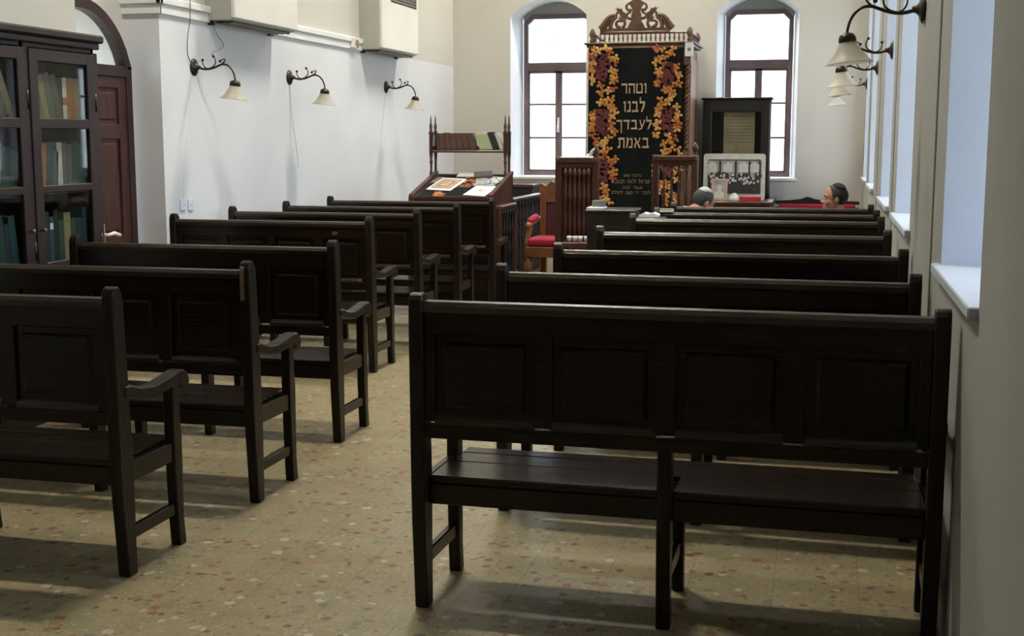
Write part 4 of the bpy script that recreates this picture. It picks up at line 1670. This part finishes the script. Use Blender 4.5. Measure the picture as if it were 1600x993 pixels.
o = flat_item('leaflet', 'small folded grey sheet at the far left edge of the reading stand', 'leaflet', .06, .72, .07, .2, .002, -.1, M['ink'])
o = flat_item('leaflet', 'grey print peeping out beside the landscape sheet on the reading stand', 'leaflet', .72, .66, .10, .24, .002, .2, M['midgrey'], .0075)

# books on the rack
bz = zsh + .0005


def rackbook(label, px, th, hh, lean, m, group):
    p = at(px, 236, 1, RYa)
    o = book('prayer_book', m, th, .11, hh, label, group)
    R = Matrix.Rotation(-lean, 4, 'Y') @ Matrix.Rotation(-PI / 2, 4, 'Z')
    o.matrix_world = Matrix.Translation((p.x, RYa + .012, bz + th * math.sin(max(lean, 0)))) @ R
    return o


n1 = 19
for k in range(n1):
    rackbook('brown bound prayer book in the long matching row on the reading stand\'s rack', 682 + k * 3.2, .0195, .168 + .006 * (k in (4, 5)), .04 + .012 * k * (k < 15) + .18 * (k >= 15), BK[('brown', 'brown2', 'brown3')[k * 7 % 3]], 'brown prayer books on the rack')
for k in range(4):
    rackbook('pale green prayer book leaning among four alike on the rack', 749.5 + k * 5.1, .031, .165, .36, BK['green'], 'pale green prayer books on the rack')
for k in range(2):
    rackbook(['dark book leaning just right of the pale green ones on the rack', 'second dark leaning book on the rack, beside the white one'][k], 771 + k * 4.6, .025, .178, .38, BK['black'], None)
rackbook('white book leaning near the right end of the rack', 781, .03, .165, .34, BK['white'], None)

# ------- railings behind the stand, running away from the viewer
def side_rail(label, x, y0, y1, zt, n):
    t = thing('balustrade', label, 'balustrade', (0, 0, 0), 0, 'balustrades by the reading stand')
    b = MB()
    b.box(x - .035, x + .035, y0, y1, zt - .04, zt, .01)
    b.build('handrail', M['rail'], t)
    b = MB()
    b.box(x - .025, x + .025, y0, y1, .08, .14, .004)
    b.build('bottom_rail', M['rail'], t)
    for k in range(n):
        q = MB()
        turned(q, x, y0 + .06 + (y1 - y0 - .12) * k / (n - 1), .14, zt - .04, .02, 8, 3)
        q.build('baluster', M['black'], t)
    for yy in (y0 + .02, y1 - .02):
        q = MB()
        q.box(x - .028, x + .028, yy - .028, yy + .028, 0, zt - .02, .005)
        q.build('post', M['rail'], t)


side_rail('short dark balustrade beside the reading stand, handrail in front of the longer one', -2.885, 11.23, 11.86, .945, 6)
side_rail('longer dark balustrade behind the reading stand, running up to the armchair', -3.06, 12.45, 13.75, .955, 9)
# dark chest below the left window
p0, p1 = at(800, 304, 1, 14.7), at(831, 288, 1, 14.7)
o = thing('wooden_chest', 'dark wooden chest below the left arched window', 'chest')
b = MB()
b.box(p0.x - .5, p1.x, 14.7, 15.15, .05, p1.z - .04, .006)
b.box(p0.x - .48, p1.x - .02, 14.69, 14.7, .12, p1.z - .12, .004)
b.build('body', M['black'], o)
b = MB()
b.box(p0.x - .52, p1.x + .02, 14.67, 15.16, p1.z - .04, p1.z, .008)
b.build('lid', M['stand'], o)
for xx in (p0.x - .46, p1.x - .04):
    b = MB()
    b.box(xx - .04, xx + .04, 14.72, 15.12, 0, .05, .004)
    b.build('foot', M['black'], o)

# ================================================================ AISLE READING DESKS
def reading_desk(label, x0, x1, y0, y1, zt):
    t = thing('reading_desk', label, 'desk', (0, 0, 0))
    b = MB()
    b.box(x0, x1, y0, y0 + .025, .05, zt - .02, .004)
    b.box(x0 + .04, x1 - .04, y0 - .008, y0, .15, zt - .12, .006)
    b.build('front_panel', M['black'], t)
    for xx in (x0, x1 - .025):
        b = MB()
        b.box(xx, xx + .025, y0 + .02, y1, 0, zt - .02, .004)
        b.build('side_panel', M['pew'], t)
    b = MB()
    b.box(x0 - .012, x1 + .012, y0 - .015, y1 + .01, zt - .022, zt, .006)
    b.build('top', M['pew_rail'], t)
    b = MB()
    b.box(x0 + .025, x1 - .025, y0 + .03, y1 - .02, zt - .2, zt - .18)
    b.build('shelf', M['pew'], t)
    return t


dy = 9.55
pa, pb = at(917, 330, 1, dy), at(989, 328, 1, dy)
reading_desk('dark panelled reading desk in the aisle, end of the window-side pews', pa.x, pb.x, dy, dy + .36, pb.z)
q0, q1 = at(917, 326, 1, dy + .1), at(944, 326, 1, dy + .1)
o = thing('papers', 'grey-white papers on the left corner of the aisle reading desk', 'papers')
b = MB()
b.box(q0.x + .01, q1.x, dy + .02, dy + .24, pb.z + .0005, pb.z + .014, .002)
b.build('sheet', M['paper'], o)
b = MB()
b.box(q0.x + .03, q1.x - .01, dy + .14, dy + .25, pb.z + .0145, pb.z + .06, .004)
b.build('folder', M['ink'], o)
# narrow stand carrying the open white book, behind the fifth pew
wy = 9.175
wa, wb = at(998, 338, 1, wy), at(1027, 338, 1, wy)
wz = at(1010, 340, 1, wy).z
reading_desk('narrow reading desk hidden behind the fifth window pew, white book on it', wa.x - .03, wb.x + .04, wy, wy + .17, wz)
o = thing('open_book', 'bright white open book lying at the aisle end of the window pews', 'book')
b = MB()
for s in (-1, 1):
    xm = (wa.x + wb.x) / 2
    w_ = (wb.x - wa.x) / 2
    pts = [(xm, wz + .0005), (xm + s * w_, wz + .0005), (xm + s * w_, wz + .02), (xm + s * w_ * .5, wz + .034), (xm, wz + .024)]
    b.py(pts if s > 0 else pts[::-1], wy + .005, wy + .165)
b.build('pages', M['paper'], o)
b = MB()
b.box(wa.x - .005, wb.x + .005, wy + .002, wy + .168, wz, wz + .003)
b.build('cover', BK['navy'], o)
# two small books on the top rail end of the sixth pew
q = at(1040, 326, 1, 9.46)
o = thing('small_book', 'small white book lying on the top rail of the sixth window pew', 'book', (q.x + .01, 9.438, 1.0115))
b = MB()
b.box(-.05, .05, -.035, .055, 0, .003)
b.box(-.05, .05, -.035, .055, .021, .024)
b.box(-.05, -.047, -.035, .055, 0, .024)
b.build('cover', BK['tan'], o)
b = MB()
b.box(-.047, .047, -.032, .052, .003, .021)
b.build('pages', M['paper'], o)

# ================================================================ RIGHT FRONT: TABLE, CABINET, PICTURES
TZ = .875
tx0, tx1, ty0, ty1 = at(1092, 300, 1, 14.3).x, at(1206, 300, 1, 14.3).x + .02, 13.95, 15.08
t = thing('side_table', 'dark side table below the right arched window, carrying the cabinet and pictures', 'table')
b = MB()
b.box(tx0, tx1, ty0, ty1, TZ - .035, TZ, .006)
b.build('table_top', M['rail'], t)
b = MB()
b.box(tx0 + .03, tx1 - .03, ty0 + .03, ty1 - .03, TZ - .13, TZ - .035, .003)
b.build('apron', M['rail'], t)
for xx in (tx0 + .05, tx1 - .05):
    for yy in (ty0 + .05, ty1 - .05):
        b = MB()
        b.box(xx - .025, xx + .025, yy - .025, yy + .025, 0, TZ - .035, .005)
        b.build('leg', M['rail'], t)
cy = 14.74
c0, c1 = at(1098, 200, 1, cy).x, at(1203.5, 200, 1, cy).x
cz = at(1150, 152, 1, cy).z
t = thing('display_cabinet', 'black glass-fronted cabinet holding an old document, in front of the right window', 'cabinet')
b = MB()
b.box(c0, c1, cy + .28, cy + .3, TZ, cz - .02)
b.box(c0, c0 + .04, cy, cy + .3, TZ, cz - .02, .004)
b.box(c1 - .04, c1, cy, cy + .3, TZ, cz - .02, .004)
b.box(c0, c1, cy, cy + .3, TZ, TZ + .05, .004)
b.box(c0, c1, cy, cy + .3, cz - .06, cz - .02, .004)
b.build('carcass', M['black'], t)
b = MB()
b.box(c0 - .02, c1 + .02, cy - .025, cy + .31, cz - .025, cz, .006)
b.build('cornice', M['black'], t)
b = MB()
b.box(c0 + .01, c0 + .1, cy - .02, cy, TZ + .01, cz - .03, .004)
b.box(c1 - .1, c1 - .01, cy - .02, cy, TZ + .01, cz - .03, .004)
b.box(c0 + .1, c1 - .1, cy - .02, cy, cz - .16, cz - .03, .004)
b.box(c0 + .1, c1 - .1, cy - .02, cy, TZ + .01, TZ + .2, .004)
dr = b.build('door', M['black'], t)
g = MB()
g.box(c0 + .09, c1 - .09, cy - .012, cy - .009, TZ + .19, cz - .15)
g.build('glass_pane', M['caseglass'], dr)
d0, d1 = at(1130, 238, 1, cy + .06), at(1180, 175, 1, cy + .06)
o = thing('document', 'old yellowed document standing behind the glass of the black cabinet', 'document')
b = MB()
b.box(d0.x, d1.x, cy + .06, cy + .075, TZ + .0505, d1.z, .002)
b.build('sheet', M['oldpaper'], o)
b = MB()
for k in range(9):
    z = d1.z - .05 - k * .035
    ww = .09 if k == 0 else .16
    b.box((d0.x + d1.x) / 2 - ww, (d0.x + d1.x) / 2 + ww, cy + .0585, cy + .0605, z - .004, z + .004)
b.build('writing', mat('faded_ink', (.2, .17, .1), .8), o)

# large group photograph on board, leaning
PYB = 14.32
g0, g1 = at(1098, 318, 1, PYB), at(1196.5, 240, 1, PYB)
PW, PH = g1.x - g0.x, g1.z - TZ
o = thing('photo_board', 'large black and white group photograph on a rounded board leaning on the cabinet', 'photograph', ((g0.x + g1.x) / 2, PYB, TZ))
o.rotation_euler = (-.06, 0, 0)


def rrect(w, h0, h1, r, n=4):
    out = []
    for cxx, czz, a0 in ((w - r, h1 - r, 0), (-w + r, h1 - r, PI / 2), (-w + r, h0 + r, PI), (w - r, h0 + r, 1.5 * PI)):
        for k in range(n + 1):
            a = a0 + k * PI / 2 / n
            out.append((cxx + r * math.cos(a), czz + r * math.sin(a)))
    return out


b = MB()
b.py(rrect(PW / 2, 0, PH, .03), 0, .015)
b.build('board', M['palegrey'], o)
b = MB()
b.py(rrect(PW / 2 - .04, .06, PH - .06, .03), -.002, 0)
pr = b.build('print', M['midgrey'], o)
b = MB()
rr = random.Random(5)
b.mi = 0
b.box(-PW / 2 + .05, PW / 2 - .05, -.0035, -.0022, .07, PH * .42)
for k in range(70):      # dark standing figures
    x = rr.uniform(-PW / 2 + .06, PW / 2 - .06)
    z = PH * rr.uniform(.36, .56)
    b.ball((x, -.003, z), 1, (rr.uniform(.012, .026), .0018, rr.uniform(.02, .04)), 4)
b.mi = 1
for k in range(40):      # pale faces
    x = rr.uniform(-PW / 2 + .07, PW / 2 - .07)
    z = PH * rr.uniform(.34, .56)
    b.ball((x, -.0045, z), 1, (.011, .0015, .014), 4)
for k, xx in enumerate((-.24, -.07, .1, .22)):      # pale arched windows behind them
    b.py([(xx - .05, PH * .6), (xx + .05, PH * .6), (xx + .05, PH * .76), (xx, PH * .82), (xx - .05, PH * .76)], -.0035, -.002)
b.mi = 0
for xx in (-.155, .015, .165, .275):
    b.box(xx - .012, xx + .012, -.0035, -.0022, PH * .55, PH * .84)
b.box(-PW / 2 + .05, PW / 2 - .05, -.0035, -.0022, PH * .85, PH * .87)
b.build('figures', [M['dark'], M['palegrey']], pr)

# small framed portrait
fy0 = 14.08
f0, f1 = at(1110, 320, 1, fy0), at(1136, 279, 1, fy0)
o = thing('framed_photo', 'small portrait photograph in a salmon frame, before the large group photograph', 'photograph', ((f0.x + f1.x) / 2, fy0, TZ))
o.rotation_euler = (-.12, .03, 0)
FWd, FH = (f1.x - f0.x) / 2, f1.z - TZ
b = MB()
for (xa, xb, za, zb) in ((-FWd, FWd, 0, .028), (-FWd, FWd, FH - .028, FH), (-FWd, -FWd + .026, .02, FH - .02), (FWd - .026, FWd, .02, FH - .02)):
    b.box(xa, xb, -.008, .012, za, zb, .004)
b.build('frame', M['tanframe'], o)
b = MB()
b.box(-FWd + .02, FWd - .02, 0, .006, .02, FH - .02)
b.build('print', M['bluegrey'], o)
b = MB()
b.ball((0, -.001, FH * .58), 1, (.028, .003, .038), 6)
b.py([(-.06, .03), (.06, .03), (.05, FH * .36), (.02, FH * .46), (-.02, FH * .46), (-.05, FH * .36)], -.003, 0)
b.build('portrait', M['palegrey'], o)
b = MB()
b.px([(.012, .02), (.012, FH * .7), (.10, .0)], -.03, .03)
b.build('stand', M['black'], o)
# red box and small white bowl between the pictures
r0, r1 = at(1156, 317, 1, 14.15), at(1190, 307, 1, 14.15)
o = thing('red_book', 'thick red book lying before the group photograph', 'book')
b = MB()
b.box(r0.x, r1.x, 14.06, 14.22, TZ + .0005, TZ + .006, .002)
b.box(r0.x, r1.x, 14.06, 14.22, r1.z - .006, r1.z, .002)
b.box(r0.x, r1.x, 14.055, 14.066, TZ + .0005, r1.z, .003)
b.build('cover', M['red'], o)
b = MB()
b.box(r0.x + .006, r1.x - .006, 14.066, 14.212, TZ + .006, r1.z - .006)
b.build('pages', M['paper'], o)
w0 = at(1147, 310, 1, 14.1)
o = thing('bowl', 'small pale upturned bowl beside the thick red book', 'bowl', (w0.x, 14.1, TZ))
b = MB()
b.lathe([(.062, 0), (.06, .02), (.05, .05), (.03, .07), (.022, .075), (.022, .085), (.012, .086)], (0, 0, .0005), 18)
b.build('shell', M['palegrey'], o)

# red settee against the back wall
s0, s1 = at(1206, 320, 1, 14.9).x + .03, XR - .03
o = thing('settee', 'dark carved settee with red upholstery against the back wall, right of the table', 'settee')
zc = at(1262, 307, 1, 14.98).z
b = MB()
xm = at(1262, 310, 1, 14.98).x
top = [(s0, zc - .05), (xm - .2, zc - .042), (xm - .08, zc - .028), (xm, zc), (xm + .08, zc - .028), (xm + .2, zc - .042), (s1, zc - .05)]
b.py([(s0, zc - .085), (s1, zc - .085)] + top[::-1], 14.96, 15.02)
b.box(s0, s0 + .05, 14.96, 15.02, 0, zc - .12, .005)
b.box(s1 - .05, s1, 14.96, 15.02, 0, zc - .12, .005)
b.build('back_frame', M['black'], o)
b = MB()
b.box(s0 + .045, s1 - .045, 14.94, 15.0, .47, zc - .08, .02, seg=2)
b.build('back_pad', M['velvet'], o)
b = MB()
b.box(s0, s1, 14.5, 14.97, .32, .38, .006)
b.build('seat_frame', M['black'], o)
b = MB()
b.box(s0 + .02, s1 - .02, 14.49, 14.95, .38, .47, .03, seg=3)
b.build('cushion', M['velvet'], o)
for xx in (s0 + .03, s1 - .03):
    b = MB()
    b.lathe([(.02, 0), (.03, .05), (.018, .12), (.028, .3), (.028, .33)], (xx, 14.54, 0), 10)
    b.build('leg', M['black'], o)


# ================================================================ CHAIRS FOR THE TWO MEN
def simple_chair(label, x, y, rz):
    t = thing('wooden_chair', label, 'chair', (x, y, 0), rz)     # sitter faces +y
    b = MB()
    b.box(-.21, .21, -.2, .22, .37, .395, .008)
    b.build('seat', M['rail'], t)
    for sx in (-.185, .185):
        b = MB()
        b.box(sx - .018, sx + .018, .17, .205, 0, .37, .004)
        b.build('leg', M['rail'], t)
        b = MB()
        b.px([(-.21, 0), (-.175, 0), (-.165, .40), (-.2, .80), (-.235, .80), (-.2, .40)], sx - .018, sx + .018)
        b.build('leg', M['rail'], t)
    b = MB()
    b.box(-.19, .19, -.228, -.205, .70, .80, .005)
    b.box(-.19, .19, -.208, -.185, .54, .59, .004)
    b.build('backrest', M['rail'], t)
    b = MB()
    b.box(-.17, .17, .18, .198, .2, .23, .003)
    b.build('stretcher', M['rail'], t)
    return t


# ================================================================ PEOPLE
def remeshed(b, voxel, name, m, parent, smooth=2, label=None):
    me = b.mesh(name + '_src', m)
    o = bpy.data.objects.new(name + '_src', me)
    COL.objects.link(o)
    r = o.modifiers.new('r', 'REMESH')
    r.mode = 'VOXEL'
    r.voxel_size = voxel
    r.use_smooth_shade = True
    s = o.modifiers.new('s', 'SMOOTH')
    s.factor = .5
    s.iterations = smooth
    bpy.context.view_layer.update()
    dg = bpy.context.evaluated_depsgraph_get()
    me2 = bpy.data.meshes.new_from_object(o.evaluated_get(dg))
    me2.name = name
    me2.materials.clear()
    me2.materials.append(m)
    for p in me2.polygons:
        p.use_smooth = True
    bpy.data.objects.remove(o)
    bpy.data.meshes.remove(me)
    q = bpy.data.objects.new(name, me2)
    COL.objects.link(q)
    q.parent = parent
    if label:
        q['label'] = label
    return q


def limb(b, pts, rs, n=12):
    b.tube(pts, rs, n)
    for p, r in zip(pts, rs):
        b.ball(p, r, n=6)


def person(label, x, y, rz, lean, head_drop, turn, kmat, hmat, topmat, collar, kip_tilt):
    t = thing('person', label, 'person', (x, y, 0), rz)     # sits facing local +y, seat top z=.395
    hip = Vector((0, -.06, .49))
    sh = hip + Vector((0, math.sin(lean) * .40, math.cos(lean) * .40))
    neck = sh + Vector((0, math.sin(lean) * .06, math.cos(lean) * .07))
    hc = neck + Vector((0, math.sin(lean + head_drop) * .15 + .02, math.cos(lean + head_drop) * .135))
    HR = Matrix.Rotation(turn, 3, 'Z') @ Matrix.Rotation(-(head_drop), 3, 'X')
    H = lambda v: hc + HR @ Vector(v)
    b = MB()
    # torso
    for q, rx, ry in ((0, .165, .125), (.12, .16, .115), (.24, .165, .12), (.36, .175, .115), (.44, .16, .095)):
        p = hip + (sh - hip) * (q / .46)
        b.ball(p, 1, (rx, ry, .1), 8)
    limb(b, [sh, neck, H((0, -.03, -.06))], [.07, .058, .055])
    kn, an, el, wr = [], [], [], []
    for s in (-1, 1):
        a = sh + Vector((s * .175, 0, -.02))
        e = a + Vector((s * .045, .10 - lean * .3, -.235))
        w_ = Vector((s * .115, .27, .572))
        limb(b, [a, e, w_], [.055, .043, .030])
        # hand: palm, four fingers, thumb, resting curled on the thigh
        pc = w_ + Vector((-s * .015, .045, -.012))
        b.ball(pc, 1, (.04, .05, .016), 8)
        for f in range(4):
            off = (f - 1.5) * .019
            L = [.068, .078, .073, .058][f]
            base = pc + Vector((off, .035, .002))
            b.tube([base, base + Vector((off * .1, L * .5, .006)), base + Vector((off * .12, L * .85, -.012)), base + Vector((off * .12, L * .95, -.03))], [.0095, .009, .0082, .0065], 8)
        tb = pc + Vector((-s * .033, -.01, 0))
        b.tube([tb, tb + Vector((-s * .022, .03, -.002)), tb + Vector((-s * .022, .058, -.01))], [.0115, .0105, .008], 8)
        h = hip + Vector((s * .09, .02, -.01))
        k = Vector((s * .12, .40, .46))
        an_ = Vector((s * .12, .36, .09))
        limb(b, [h, k, an_], [.085, .06, .04])
        limb(b, [an_, Vector((s * .13, .42, .05)), Vector((s * .14, .50, .035))], [.042, .042, .033])
        el.append((a, e, w_))
        kn.append((h, k, an_))
    # head: skull, jaw, brow, nose, lips, chin, ears
    b.ball(H((0, -.012, .03)), 1, (.077, .097, .092), 10, HR)
    b.ball(H((0, .02, -.04)), 1, (.062, .07, .075), 10, HR)
    b.ball(H((0, .058, -.092)), 1, (.033, .028, .024), 8, HR)
    b.ball(H((0, .072, .025)), 1, (.058, .018, .016), 8, HR)
    b.tube([H((0, .082, .02)), H((0, .094, -.006)), H((0, .105, -.027)), H((0, .094, -.038))], [.009, .011, .0145, .012], 8)
    for s in (-1, 1):
        b.ball(H((s * .012, .093, -.033)), 1, (.009, .011, .008), 6, HR)
    b.ball(H((0, .084, -.058)), 1, (.026, .012, .007), 6, HR)
    b.ball(H((0, .082, -.07)), 1, (.024, .012, .008), 6, HR)
    for s in (-1, 1):
        b.ball(H((s * .042, .06, -.03)), 1, (.024, .022, .024), 6, HR)
        b.ball(H((s * .079, -.012, -.005)), 1, (.009, .019, .032), 6, HR)
    body = remeshed(b, .0065, 'body', M['skin'], t, 2)
    for s in (-1, 1):
        q = MB()
        q.ball(H((s * .031, .0755, .004)), .0105, n=8)
        q.mi = 1
        q.ball(H((s * .031, .0815, .0035)), .0055, n=6)
        q.build('eye', [M['eye'], M['hair']], t)
        q = MB()
        q.tube([H((s * .014, .087, .022)), H((s * .032, .086, .028)), H((s * .05, .074, .022))], [.003, .0045, .003], 6)
        q.build('eyebrow', M['hair'], t)
    # hair: cap over the back of the skull; kippah on the crown
    q = MB()
    g = bmesh.ops.create_uvsphere(q.bm, u_segments=72, v_segments=48, radius=1)
    for v in g['verts']:
        v.co = Vector((v.co.x * .0825, v.co.y * .103 - .014, v.co.z * .097 + .030))
    dele = [v for v in q.bm.verts if v.co.y > .03 + (v.co.z - .03) * .25 and v.co.z < .125 or v.co.z < -.045 - (v.co.y) * .0 or (v.co.y > -.035 and v.co.z < .0)]
    bmesh.ops.delete(q.bm, geom=dele, context='VERTS')
    for v in q.bm.verts:
        v.co = H(v.co)
    bmesh.ops.solidify(q.bm, geom=q.bm.faces[:], thickness=.004)
    for f in q.bm.faces:
        f.smooth = True
    q.build('hair', hmat, t)
    q = MB()
    KR = Matrix.Rotation(kip_tilt, 3, 'X')
    pr = [(.001, .006), (.025, .003), (.045, -.008), (.06, -.024), (.068, -.04), (.065, -.041), (.057, -.027), (.042, -.012), (.024, -.002), (.001, .002)]
    q.lathe([(r, z + .105) for r, z in pr], (0, 0, 0), 24, KR)
    for v in q.bm.verts:
        v.co = H(v.co * 1.0 + Vector((0, -.012, .032)))
    q.build('kippah', kmat, t)
    # clothes
    c = MB()
    for qq, rx, ry in ((-.03, .18, .14), (.1, .178, .135), (.24, .18, .138), (.36, .19, .13), (.43, .175, .108)):
        p = hip + (sh - hip) * (qq / .46)
        c.ball(p, 1, (rx, ry, .1), 8)
    for a, e, w_ in el:
        limb(c, [sh + (a - sh) * .6, a, e, e + (w_ - e) * .93], [.075, .07, .058, .045])
    limb(c, [sh - (sh - hip) * .1, sh + (neck - sh) * .4], [.125, .092])
    for s in (-1, 1):
        limb(c, [sh + (neck - sh) * .25 + Vector((s * .05, 0, 0)), sh + Vector((s * .16, 0, -.015))], [.078, .068])
    remeshed(c, .011, 'jacket', topmat, t, 3)
    c = MB()
    c.lathe([(.066, -.02), (.068, .0), (.062, .026), (.056, .028), (.054, 0)], (0, 0, 0), 20, Matrix.Rotation(-lean, 3, 'X'))
    for v in c.bm.verts:
        v.co = v.co * 1.1 + sh + (neck - sh) * 1.1
    c.build('collar', collar, t)
    c = MB()
    c.ball(hip + Vector((0, 0, -.01)), 1, (.185, .15, .105), 8)
    for h, k, an_ in kn:
        limb(c, [h, k, an_ + Vector((0, 0, .02))], [.1, .076, .06])
    remeshed(c, .011, 'trousers', M['trouser'], t, 3)
    for s in (-1, 1):
        c = MB()
        c.ball((s * .13, .41, .055), 1, (.052, .08, .055), 8)
        c.ball((s * .138, .5, .045), 1, (.05, .08, .042), 8)
        remeshed(c, .01, 'shoe', M['leather'], t, 2)
    return t


simple_chair('dark wooden chair under the man in the black skullcap, by the window wall', .115, 11.0, PI / 2)
m2 = person('man seated in profile by the window wall, black skullcap, pale collar, facing left', .115, 11.0, PI / 2 + .12, .17, -.05, 0, M['kipb'], M['hair'], M['jacket'], M['shirt'], .35)
m2.scale = (.965, .965, .965)
simple_chair('dark wooden chair under the bowed man, behind the farthest window pew', -1.27, 11.08, -.9)
person('man bowed over his reading with a white knitted skullcap, before the small framed portrait', -1.27, 11.08, -.9, .48, .45, 0, M['kipw'], M['hairgrey'], M['jacket'], M['shirt'], .3)

# ================================================================ RENDER SETTINGS
SC.view_settings.view_transform = 'Standard'
SC.view_settings.look = 'None'
SC.view_settings.gamma = 1
SC.view_settings.use_curve_mapping = False
SC.view_settings.exposure = 0.32
try:
    SC.cycles.use_denoising = True
    SC.cycles.denoiser = 'OPENIMAGEDENOISE'
    SC.cycles.max_bounces = 10
    SC.cycles.diffuse_bounces = 6
    SC.cycles.transparent_max_bounces = 12
    SC.cycles.sample_clamp_indirect = 6
    SC.cycles.caustics_reflective = False
    SC.cycles.caustics_refractive = False
except Exception:
    pass
